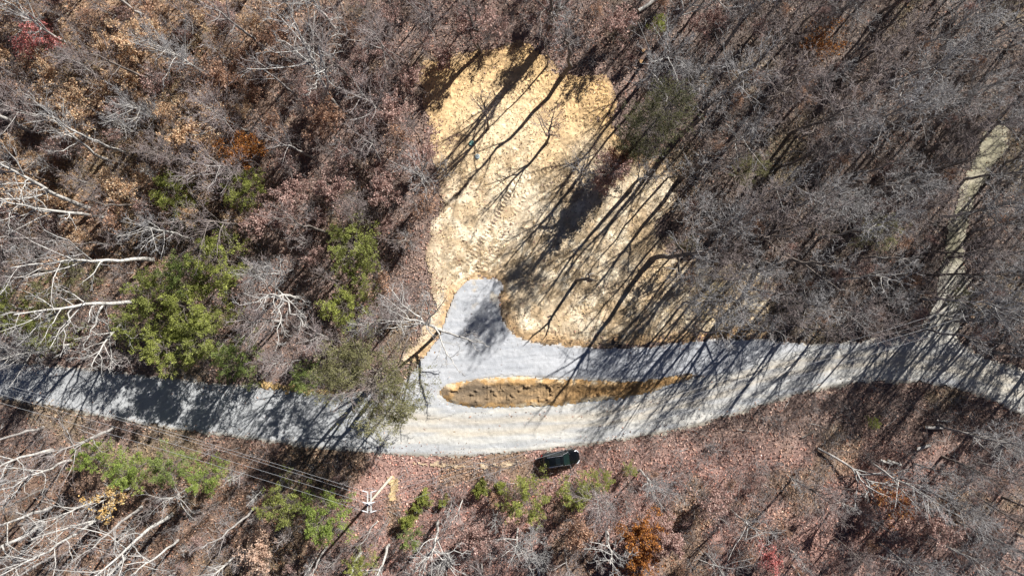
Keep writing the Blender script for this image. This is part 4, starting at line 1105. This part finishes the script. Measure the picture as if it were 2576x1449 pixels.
# ------------------------------------------------------------------ snag, fallen tree, logs, stumps
M_cut = mottled('fresh_cut_wood', (0.42, 0.25, 0.10), (0.66, 0.46, 0.24), 5.0)
M_log = mottled('weathered_log', (0.34, 0.32, 0.29), (0.62, 0.60, 0.56), 3.0, bump=0.4)
def snag():
    x, y = w2((1450, 706))
    r = np.random.default_rng(8)
    root = empty('dead_snag', (x, y, 0))
    t = np.array([(0, 0, 0), (0.2, 0.05, 1.2), (0.45, 0.1, 2.5), (0.75, 0.2, 3.8), (1.05, 0.25, 4.8)])
    a = np.array([(1.05, 0.25, 4.8), (1.0, 0.5, 5.8), (0.75, 0.7, 6.6), (0.95, 0.95, 7.4), (1.0, 1.2, 8.2)])
    b = np.array([(1.0, 0.25, 4.6), (1.4, 0.1, 5.2), (1.75, -0.1, 5.9), (1.9, -0.05, 6.7)])
    V, F = join([tubes(t[None], np.array([[.24, .2, .18, .16, .14]]), 8), tubes(a[None], np.array([[.13, .11, .09, .06, .03]]), 7), tubes(b[None], np.array([[.12, .1, .07, .03]]), 7)])
    build('trunk', V, F, M_bark_dark, root)
    c = np.array([(1.0, 0.25, 4.7), (1.2, 0.75, 4.9), (1.7, 0.85, 5.0)])
    d = np.array([(0.8, 0.2, 4.0), (0.78, 0.6, 4.4), (0.9, 0.8, 4.7)])
    V, F = join([tubes(c[None], np.array([[.09, .08, .05]]), 6), tubes(d[None], np.array([[.08, .07, .05]]), 6)])
    build('broken_branch', V, F, M_bark_pale, root)
    tag(root, 'dead broken snag with a forked shadow, alone in the lower lot', 'dead tree')
snag()

def fallen_tree():
    r = np.random.default_rng(9)
    a = w2((2049, 1123)); b = w2((2205, 1232))
    root = empty('fallen_tree', (a[0], a[1], ground_z(*a)))
    v = b - a
    s = np.linspace(0, 1, 8)
    P = np.stack([v[0] * s, v[1] * s + np.sin(s * 3.1) * 0.5, 0.35 + 0.5 * s], -1)
    R = 0.15 * (1 - 0.3 * s)
    LP, LR = grow(P[None], R[None], 14, 0.5, 1.0, (0.4, 1.3), 0.70, 7, 0.8, 0.05, 0.2, 0.02, r, taper=0.3)
    LP[..., 2] = np.abs(LP[..., 2]) + 0.1
    BP, BR = grow(LP, LR, 5, 0.3, 1.0, (0.4, 0.9), 0.4, 4, 0.5, 0.02, 0.2, 0.03, r)
    TP, TR = grow(BP, BR, 4, 0.3, 1.0, (0.4, 0.9), 0.5, 3, 0.6, 0.015, 0.2, 0.0, r)
    V, F = tubes(P[None], R[None], 8)
    build('trunk', V, F, M_bark_grey, root)
    V, F = join([tubes(LP, LR, 6), tubes(BP, BR, 4), tubes(TP, TR, 3)])
    build('crown', V, F, M_twig_pale, root)
    tag(root, 'fallen white tree with its branches splayed on the lower slope', 'fallen tree')
fallen_tree()

def log(u0, v0, u1, v1, rad, label, z=0.0, mat=None):
    a = w2((u0, v0)); b = w2((u1, v1)); c = (a + b) / 2
    root = empty('cut_log', (c[0], c[1], ground_z(*c) + rad + 0.10 + z), math.atan2(*(b - a)[::-1]))
    L = np.linalg.norm(b - a); k = 6
    s = np.linspace(-0.5, 0.5, k)
    P = np.stack([s * L, 0.03 * np.sin(s * 9), 0 * s], -1)[None]
    R = (rad * (1 + 0.08 * np.cos(s * 14)))[None]
    V, F = tubes(P, R, 10)
    build('bark', V, F, mat or M_log, root)
    for e, sg in ((0, -1), (k - 1, 1)):
        ring = np.arange(10) * 2 * math.pi / 10
        rr = R[0, e] * 0.99
        V = np.concatenate([[(sg * L / 2 + sg * 0.01, P[0, e, 1], 0)], np.stack([np.full(10, sg * L / 2), P[0, e, 1] + rr * np.cos(ring), rr * np.sin(ring)], -1)])
        F = np.array([(0, 1 + i, 1 + (i + 1) % 10) for i in range(10)])
        build('cut_end', V, F, M_cut, root)
    tag(root, label, 'log', 'cut logs')
log(2320, 1073, 2367, 1074, 0.19, 'white cut log lying level, upper one on the lower right slope')
log(2298, 1127, 2333, 1117, 0.21, 'short grey log tilted slightly, lying above the pair of logs')
log(2211, 1156, 2243, 1166, 0.18, 'left log of the pair lying side by side')
log(2228, 1156, 2264, 1168, 0.18, 'right log of the pair lying side by side')
log(2350, 1055, 2385, 1058, 0.11, 'thin pale log at the top of the log group')
log(1603, 36, 1662, -4, 0.22, 'long pale log lying aslant at the top edge')
log(1462, 700, 1492, 704, 0.10, 'short bleached stick lying by the dead snag', mat=M_bark_pale)
log(2010, 1098, 2042, 1082, 0.09, 'thin dead log on the verge below the road bend', mat=M_bark_dark)

def stump(u, v, rad, h, label):
    x, y = w2((u, v))
    root = empty('tree_stump', (x, y, ground_z(x, y)))
    k = 5; s = np.linspace(0, 1, k)
    P = np.stack([0 * s, 0 * s, s * h], -1)[None]
    a = np.arange(16) * 2 * math.pi / 16
    R = (rad * np.array([1.5, 1.15, 1.03, 1.0, 0.97]))[None]
    V, F = tubes(P, R, 16)
    wob = 1 + 0.07 * np.sin(3 * np.arctan2(V[:, 1], V[:, 0]) + 1) + 0.04 * np.sin(7 * np.arctan2(V[:, 1], V[:, 0]))
    V[:, :2] *= wob[:, None]
    build('bark', V, F, M_bark_dark, root)
    top = V[-16:].copy(); top[:, 2] = h + 0.004
    V2 = np.concatenate([[(0, 0, h + 0.02)], top * np.array((0.93, 0.93, 1))])
    F2 = np.array([(0, 1 + i, 1 + (i + 1) % 16) for i in range(16)])
    m, nt, b = M_cutring
    build('cut_face', V2, F2, m, root)
    tag(root, label, 'tree stump', 'tree stumps')
def ring_mat():
    m, nt, b = new_mat('growth_rings', 0.85)
    tc = nt.nodes.new('ShaderNodeTexCoord')
    wv = nt.nodes.new('ShaderNodeTexWave'); wv.wave_type = 'RINGS'; wv.rings_direction = 'Z'; wv.inputs['Scale'].default_value = 5; wv.inputs['Distortion'].default_value = 1.5
    nt.links.new(tc.outputs['Object'], wv.inputs['Vector'])
    cr = nt.nodes.new('ShaderNodeValToRGB')
    cr.color_ramp.elements[0].color = (0.52, 0.27, 0.11, 1); cr.color_ramp.elements[1].color = (0.74, 0.50, 0.27, 1)
    nt.links.new(wv.outputs[0], cr.inputs[0]); nt.links.new(cr.outputs[0], b.inputs['Base Color'])
    return m, nt, b
M_cutring = ring_mat()
stump(1548, 853, 0.30, 0.55, 'fresh cut stump at the lot edge beside the gravel drive')
stump(1617, 131, 0.24, 0.4, 'upper yellow stump near the top of the grey wood')
stump(1612, 157, 0.26, 0.35, 'lower yellow stump near the top of the grey wood')

# debris next to the stump: torn roots
def roots():
    r = np.random.default_rng(12)
    x, y = w2((1535, 866))
    n = 46
    base = np.stack([x + r.normal(0, 0.9, n), y + r.normal(0, 0.22, n), np.full(n, 0.12)], -1)
    a = r.normal(0.1, 0.7, n)
    k = 4; q = np.empty((n, k, 3)); q[:, 0] = base
    d = np.stack([np.cos(a), np.sin(a) * 0.5, r.uniform(0, 0.3, n)], -1)
    for j in range(1, k):
        q[:, j] = q[:, j - 1] + d * r.uniform(0.1, 0.35, (n, 1)); d += r.normal(0, 0.3, d.shape); d[:, 2] -= 0.1
    q[..., 2] = np.maximum(q[..., 2], 0.1)
    V, F = tubes(q, np.broadcast_to(np.array([0.035, 0.03, 0.02, 0.012]), (n, k)), 4)
    tag(build('root_debris', V, F, M_bark_dark), 'torn dark roots and twigs beside the fresh stump', 'debris', kind='stuff')
    x, y = w2((1722, 944)); base = np.stack([x + r.normal(0, 0.6, n), y + r.normal(0, 0.12, n), np.full(n, 0.2)], -1)
    q2 = q - q[:, :1] + base[:, None]
    q2[..., 2] = np.maximum(q2[..., 2], 0.15)
    V, F = tubes(q2, np.broadcast_to(np.array([0.04, 0.035, 0.03, 0.015]), (n, k)), 4)
    tag(build('branch_debris', V, F, M_bark_dark), 'broken branches lying at the tip of the clay island', 'debris', kind='stuff')
roots()

def scraps():
    r = np.random.default_rng(14)
    n = 17000
    lo, hi = clear_poly.min(0), clear_poly.max(0)
    P = np.stack([r.uniform(lo[0], hi[0], n), r.uniform(lo[1], hi[1], n)], -1)
    cs = Raster(lambda Q: psd(Q, clear_poly)); dsd = Raster(lambda Q: psd(Q, drive_poly))
    P = P[(cs(P) > 0.3) & (dsd(P) < -0.8) & (r.random(n) < 0.25 + 0.75 * sstep(0.45, 0.62, fbm(P[:, 0], P[:, 1], 2.2, 151, 3)))]
    n = len(P); a = r.normal(0.75, 0.8, n); L = r.uniform(0.05, 0.2, n)
    c = np.stack([P[:, 0], P[:, 1], r.uniform(0.12, 0.2, n)], -1)
    d = np.stack([np.cos(a), np.sin(a), r.normal(0, 0.25, n)], -1)
    sx = np.stack([-np.sin(a), np.cos(a), r.normal(0, 0.4, n)], -1)
    W = r.uniform(0.02, 0.05, n)[:, None]
    V = np.stack([c - d * L[:, None] - sx * W, c + d * L[:, None] - sx * W * .4, c + d * L[:, None] + sx * W * .4, c - d * L[:, None] + sx * W], 1).reshape(-1, 3)
    pal = np.array([(0.72, 0.56, 0.32), (0.80, 0.68, 0.46), (0.22, 0.15, 0.09), (0.45, 0.32, 0.17)])
    C = pal[r.choice(4, n, p=[.34, .26, .2, .2])] * r.uniform(0.8, 1.15, (n, 1))
    tag(build('straw_scraps', V, np.arange(4 * n).reshape(-1, 4), M_litter, smooth=False, color=np.repeat(C, 4, 0)), 'straw and chipped brush scattered over the cleared dirt', 'straw', kind='stuff')
scraps()

# ------------------------------------------------------------------ septic lids
M_lid = mottled('green_plastic', (0.12, 0.27, 0.24), (0.22, 0.40, 0.36), 4.0, rough=0.5)
M_lid2 = mottled('grey_plastic', (0.24, 0.30, 0.32), (0.38, 0.44, 0.46), 4.0, rough=0.5)
def lid(u, v, mat, label):
    x, y = w2((u, v))
    root = empty('septic_lid', (x, y, 0.10))
    n = 24; a = np.arange(n) * 2 * math.pi / n
    prof = [(0.33, 0.0), (0.33, 0.10), (0.30, 0.13), (0.24, 0.135), (0.22, 0.12), (0.05, 0.14)]
    V = np.concatenate([np.stack([q * np.cos(a), q * np.sin(a), np.full(n, z)], -1) for q, z in prof])
    F = np.array([(i * n + j, i * n + (j + 1) % n, (i + 1) * n + (j + 1) % n, (i + 1) * n + j) for i in range(len(prof) - 1) for j in range(n)])
    build('cover', V, F, mat, root)
    ribs = []
    for j in range(8):
        t = j * math.pi / 4; c, s = math.cos(t), math.sin(t)
        v_, f_ = box(0.03, 0.21, -0.012, 0.012, 0.115, 0.150)
        v_ = v_ @ np.array([[c, s, 0], [-s, c, 0], [0, 0, 1]])
        ribs.append((v_, f_))
    V, F = join(ribs); build('rib', V, F, mat, root, smooth=False)
    tag(root, label, 'septic lid', 'septic tank lids')
lid(1186, 361, M_lid, 'green round septic lid in the golden dirt, upper one')
lid(1201, 395, M_lid2, 'greyish round septic lid just below the green one')

# ------------------------------------------------------------------ utility pole and wires
M_pole = mottled('weathered_pole', (0.36, 0.29, 0.22), (0.56, 0.50, 0.43), 2.0, bump=0.3)
M_galv = plain('galvanised_steel', (0.55, 0.56, 0.57), 0.45, 0.6)
M_arm = mottled('grey_fibreglass', (0.46, 0.46, 0.45), (0.62, 0.62, 0.60), 3.0, rough=0.6)
M_ins = plain('white_polymer', (0.75, 0.76, 0.78), 0.35)
M_wire = plain('aluminium_wire', (0.42, 0.43, 0.45), 0.5, 0.2)
pb = w2((985, 1199)); PZ = ground_z(*pb)
POLE_H = 11.0; plean = np.array((-0.55, 0.15))
pole = empty('utility_pole', (pb[0], pb[1], PZ))
s = np.linspace(0, 1, 7)
V, F = tubes(np.stack([plean[0] * s, plean[1] * s, s * (POLE_H + 0.35) - 0.3 * (s == 0)], -1)[None], (0.20 - 0.075 * s)[None], 12)
build('pole_shaft', V, F, M_pole, pole)
tp = np.array((plean[0], plean[1], POLE_H))
cap = tubes(np.array([[(plean[0], plean[1], POLE_H + 0.35), (plean[0], plean[1], POLE_H + 0.40), (plean[0], plean[1], POLE_H + 0.42)]]), np.array([[0.135, 0.13, 0.02]]), 12)
build('pole_cap', cap[0], cap[1], M_ins, pole)
ARM = 1.18
for sx in (-0.19, 0.19):
    v_, f_ = box(tp[0] + sx - 0.055, tp[0] + sx + 0.055, tp[1] - ARM + 0.05, tp[1] + ARM + 0.05, POLE_H - 0.14, POLE_H)
    build('crossarm', v_, f_, M_arm, pole, smooth=False)
for yy in (-0.85, 0.85):
    v_, f_ = box(tp[0] - 0.13, tp[0] + 0.13, tp[1] + yy - 0.03, tp[1] + yy + 0.03, POLE_H - 0.10, POLE_H - 0.05)
    build('arm_bolt', v_, f_, M_galv, pole, smooth=False)
for sy in (-1, 1):
    q = np.array([[tp + (0, sy * 0.75, -0.1), tp + (0, sy * 0.12, -0.75)]])
    V, F = tubes(q, np.full((1, 2), 0.022), 6); build('arm_brace', V, F, M_galv, pole)
def insulator(p, d):
    d = np.asarray(d, float); d /= np.linalg.norm(d)
    t = np.linspace(0, 0.55, 12)
    P = (p + t[:, None] * d)[None]
    R = np.where(np.arange(12) % 2 == 0, 0.035, 0.07)[None]
    V, F = tubes(P, R, 8)
    build('insulator', V, F, M_ins, pole)
LW_DIR = np.array((-60.0, 17.5, 0)); RW_DIR = np.array((78.0, 24.4, 0))
ends = []
for i, yy in enumerate((ARM - 0.02, -ARM + 0.12)):
    for sx, D in ((-0.25, LW_DIR), (0.25, RW_DIR)):
        p = tp + np.array((sx, yy, -0.07))
        dn = D / np.linalg.norm(D); insulator(p, dn)
        ends.append((p + dn * 0.55, D, ('upper', 'lower')[i], sx < 0))
# phase on the pole top and the neutral just below it
for sx, D in ((-0.14, LW_DIR), (0.14, RW_DIR)):
    p = tp + np.array((sx, 0, 0.25)); dn = D / np.linalg.norm(D); insulator(p, dn)
    ends.append((p + dn * 0.55, D, 'pole top', sx < 0))
    p = tp + np.array((sx, 0.0, -1.9)); ends.append((p, D, 'neutral', sx < 0))
# jumper loops joining the two directions
for nm in ('upper', 'lower', 'pole top'):
    a = [e[0] for e in ends if e[2] == nm]
    t = np.linspace(0, 1, 10)
    up = {'upper': (0, 0.35, 0.15), 'lower': (0, -0.15, -0.45), 'pole top': (0, -0.35, 0.05)}[nm]
    P = a[0] + (a[1] - a[0]) * t[:, None] + np.array(up) * (4 * t * (1 - t))[:, None]
    V, F = tubes(P[None], np.full((1, 10), 0.015), 6); build('jumper_wire', V, F, M_wire, pole)
tag(pole, 'pale wooden utility pole with double crossarm and white insulators', 'utility pole')
pw = np.array((pb[0], pb[1], PZ))
for (p, D, nm, west) in ends:
    a = pw + p; b = a + D + np.array((0, 0, 0.5))
    t = np.linspace(0, 1, 40)
    sag = 1.1 if nm != 'neutral' else 1.5
    P = a + (b - a) * t[:, None] - np.array((0, 0, 1)) * (4 * sag * t * (1 - t))[:, None]
    rad = 0.012
    V, F = tubes((P - a)[None], np.full((1, 40), rad), 5)
    o = build('power_line', V, F, M_wire)
    o.location = a
    side = 'left' if west else 'right'
    what = {'upper': 'wire from the upper end of the crossarm', 'lower': 'wire from the lower end of the crossarm', 'pole top': 'wire from the very top of the pole', 'neutral': 'wire attached below the crossarm'}[nm]
    tag(o, f'{what}, running off to the {side}', 'power line', 'power lines')

# ------------------------------------------------------------------ parked car
def car():
    x, y = w2((1408, 1150))
    root = empty('parked_car', (x, y, 0.06 + ground_z(x, y)), math.radians(8.5))
    paint = plain('black_paint', (0.004, 0.005, 0.006), 0.15, 0.0, 0.4, 0.3)
    chrome = plain('brushed_chrome', (0.80, 0.81, 0.83), 0.22, 1.0)
    trim = plain('black_plastic', (0.02, 0.02, 0.022), 0.6)
    glass = plain('dark_glass', (0.008, 0.012, 0.014), 0.05, 0.0, 0.6)
    screen = plain('windscreen_glass', (0.006, 0.015, 0.014), 0.06, 0.0, 0.6)
    rubber = plain('tyre_rubber', (0.015, 0.015, 0.015), 0.9)
    lamp = plain('clear_lamp', (0.75, 0.77, 0.8), 0.1, 0.2)
    red = plain('red_lamp', (0.35, 0.02, 0.02), 0.2)
    def ring(xc, hw, z0, z1, tuck, n=20, e=4.0):
        t = np.arange(n) * 2 * math.pi / n
        yy = np.sign(np.cos(t)) * np.abs(np.cos(t)) ** (2 / e) * hw
        zz = (z0 + z1) / 2 + np.sign(np.sin(t)) * np.abs(np.sin(t)) ** (2 / e) * (z1 - z0) / 2
        yy = yy * (1 - tuck * np.clip((zz - (z0 + z1) / 2) / ((z1 - z0) / 2), 0, 1))
        return np.stack([np.full(n, xc), yy, zz], -1)
    # x, half width, bottom, top
    st = [(-2.40, 0.62, 0.50, 0.86, .02), (-2.36, 0.82, 0.40, 0.98, .02), (-2.22, 0.93, 0.34, 1.04, .03), (-1.7, 0.965, 0.30, 1.07, .03), (-0.8, 0.97, 0.28, 1.06, .03), (0.2, 0.97, 0.28, 1.05, .03),
          (0.95, 0.965, 0.28, 1.06, .04), (1.25, 0.955, 0.30, 1.05, .06), (1.75, 0.94, 0.32, 0.99, .09), (2.10, 0.87, 0.34, 0.93, .10), (2.32, 0.72, 0.38, 0.83, .08), (2.42, 0.50, 0.44, 0.72, .05)]
    n = 20
    V = np.concatenate([ring(a, b, c, d, e) for a, b, c, d, e in st])
    F = [(i * n + j, (i + 1) * n + j, (i + 1) * n + (j + 1) % n, i * n + (j + 1) % n) for i in range(len(st) - 1) for j in range(n)]
    m = len(V)
    V = np.concatenate([V, [(-2.41, 0, 0.68), (2.43, 0, 0.58)]])
    F += [(m, j, (j + 1) % n, (j + 1) % n) for j in range(n)]
    F += [(m + 1, (len(st) - 1) * n + (j + 1) % n, (len(st) - 1) * n + j, (len(st) - 1) * n + j) for j in range(n)]
    me = bpy.data.meshes.new('body'); me.from_pydata([tuple(v) for v in V], [], [tuple(dict.fromkeys(f)) for f in F]); me.materials.append(paint)
    for p in me.polygons: p.use_smooth = True
    o = bpy.data.objects.new('body', me); col.objects.link(o); o.parent = root
    # greenhouse: base outline -> roof outline
    zb, zr = 1.03, 1.70
    def cab(t, grow_=0.0):
        x0 = -2.22 + t * 0.42; x1 = 1.18 - t * 0.86
        hw = 0.90 - t * 0.24
        z = zb + (zr - zb) * t
        r_ = 0.16
        pts = []
        for cx, cy, a0 in ((x1 - r_, hw - r_, 0), (x0 + r_, hw - r_, 90), (x0 + r_, -hw + r_, 180), (x1 - r_, -hw + r_, 270)):
            for a in (0, 30, 60, 90):
                b = math.radians(a0 + a)
                pts.append((cx + r_ * math.cos(b), cy + r_ * math.sin(b), z))
        return np.array(pts)
    lv = [cab(0), cab(0.5), cab(0.92), cab(1.0) * np.array((0.97, 0.95, 1)) + np.array((0, 0, 0.02))]
    n = 16
    V = np.concatenate(lv + [[(-0.75, 0, zr + 0.055)]])
    F = [(i * n + j, i * n + (j + 1) % n, (i + 1) * n + (j + 1) % n, (i + 1) * n + j) for i in range(3) for j in range(n)] + [(3 * n + j, 3 * n + (j + 1) % n, 4 * n) for j in range(n)]
    me = bpy.data.meshes.new('roof'); me.from_pydata([tuple(v) for v in V], [], F); me.materials.append(paint)
    for p in me.polygons: p.use_smooth = True
    o = bpy.data.objects.new('roof', me); col.objects.link(o); o.parent = root
    def panel(name, quad, mat, off):
        q = np.array(quad, float)
        nn = np.cross(q[1] - q[0], q[3] - q[0]); nn /= np.linalg.norm(nn)
        a = q + nn * off; b = q - nn * 0.02
        return build(name, np.concatenate([b, a]), BOXQ, mat, root, smooth=False)
    def at(t, xx=None, side=1, inset=0):
        x0 = -2.22 + t * 0.42; x1 = 1.18 - t * 0.86; hw = 0.90 - t * 0.24
        return x0, x1, hw, zb + (zr - zb) * t
    _, a1, ah, az = at(0.06); _, b1, bh, bz = at(0.93)
    panel('windscreen', [(a1, -ah + .12, az), (a1, ah - .12, az), (b1, bh - .12, bz), (b1, -bh + .12, bz)], screen, 0.014)
    a0, _, ah, az = at(0.2); b0, _, bh, bz = at(0.88)
    panel('rear_window', [(a0, ah - .16, az), (a0, -ah + .16, az), (b0, -bh + .14, bz), (b0, bh - .14, bz)], glass, 0.014)
    for sy in (1, -1):
        _, _, ah, az = at(0.10); _, _, bh, bz = at(0.86)
        for (xa, xb, xc, xd) in ((-1.80, -1.05, -1.10, -1.62), (-0.98, -0.05, -0.10, -1.02), (0.02, 0.92, 0.30, -0.03)):
            q = [(xa, sy * ah, az), (xb, sy * ah, az), (xc, sy * bh, bz), (xd, sy * bh, bz)]
            if sy > 0: q = q[::-1]
            panel('side_window', q, glass, 0.010)
        # roof rails on feet
        k = 9; t = np.linspace(0, 1, k)
        P = np.stack([-1.62 + 1.85 * t, np.full(k, sy * 0.60) , 1.765 - 0.06 * (2 * t - 1) ** 4], -1)
        V, F = tubes(P[None], np.full((1, k), 0.045), 8); build('roof_rail', V, F, chrome, root)
        # chrome line round the side glass
        P = np.array([(-2.05, sy * 0.885, 1.13), (-1.0, sy * 0.905, 1.09), (0.3, sy * 0.905, 1.08), (1.1, sy * 0.86, 1.08)])
        V, F = tubes(P[None], np.full((1, 4), 0.014), 6); build('window_trim', V, F, chrome, root)
        P = np.array([(1.12, sy * 0.80, 1.10), (0.75, sy * 0.74, 1.36), (0.38, sy * 0.675, 1.63)])
        V, F = tubes(P[None], np.full((1, 3), 0.034), 6); build('pillar_trim', V, F, chrome, root)
        v_, f_ = box(0.70, 0.90, 0.98, 1.18, 1.05, 1.22)
        v_[:, 1] *= sy
        mo = build('mirror', v_, f_ if sy > 0 else f_[:, ::-1], paint, root, smooth=False)
        md = mo.modifiers.new('bevel', 'BEVEL'); md.width = 0.04; md.segments = 2
        P = np.array([(2.38, sy * 0.50, 0.74), (2.24, sy * 0.72, 0.84), (1.98, sy * 0.86, 0.92)])
        V, F = tubes(P[None], np.array([[0.05, 0.065, 0.035]]), 8); build('headlight', V, F, lamp, root)
        P = np.array([(-2.37, sy * 0.60, 0.93), (-2.30, sy * 0.80, 0.97), (-2.12, sy * 0.90, 1.0)])
        V, F = tubes(P[None], np.array([[0.05, 0.06, 0.035]]), 8); build('tail_light', V, F, red, root)
        for wx in (1.45, -1.42):
            P = np.array([(wx, sy * 0.76, 0.36), (wx, sy * 0.80, 0.36), (wx, sy * 0.95, 0.36), (wx, sy * 0.985, 0.36)])
            V, F = tubes(P[None], np.array([[0.25, 0.36, 0.36, 0.26]]), 20)
            wh = build('wheel', V, F, rubber, root)
            P = np.array([(wx, sy * 0.93, 0.36), (wx, sy * 0.975, 0.36), (wx, sy * 0.98, 0.36)])
            V, F = tubes(P[None], np.array([[0.25, 0.235, 0.02]]), 16); build('rim', V, F, chrome, wh)
    v_, f_ = box(-0.62, -0.06, -0.36, 0.36, 1.742, 1.764)
    build('sunroof', v_, f_, glass, root, smooth=False)
    for yy in (-0.37, 0.37):
        v_, f_ = box(-0.64, -0.04, yy - 0.012, yy + 0.012, 1.742, 1.768); build('sunroof_trim', v_, f_, trim, root, smooth=False)
    P = np.array([(2.40, -0.46, 0.66), (2.445, 0, 0.66), (2.40, 0.46, 0.66)])
    V, F = tubes(P[None], np.full((1, 3), 0.05), 6); build('grille', V, F, trim, root)
    P = np.array([(-2.36, -0.80, 0.60), (-2.45, -0.4, 0.60), (-2.45, 0.4, 0.60), (-2.36, 0.80, 0.60)])
    V, F = tubes(P[None], np.full((1, 4), 0.10), 8); build('rear_bumper', V, F, paint, root)
    v_, f_ = box(-2.02, -1.78, -0.52, 0.52, 1.675, 1.70); build('rear_spoiler', v_, f_, paint, root, smooth=False)
    P = np.array([(1.0, 0.75, 1.10), (0.95, 0.2, 1.13)]); V, F = tubes(P[None], np.full((1, 2), 0.012), 5); build('wiper', V, F, trim, root)
    P = np.array([(1.0, -0.1, 1.11), (0.93, -0.65, 1.13)]); V, F = tubes(P[None], np.full((1, 2), 0.012), 5); build('wiper', V, F, trim, root)
    tag(root, 'black car with silver roof rails parked on the leafy road shoulder', 'car')
car()
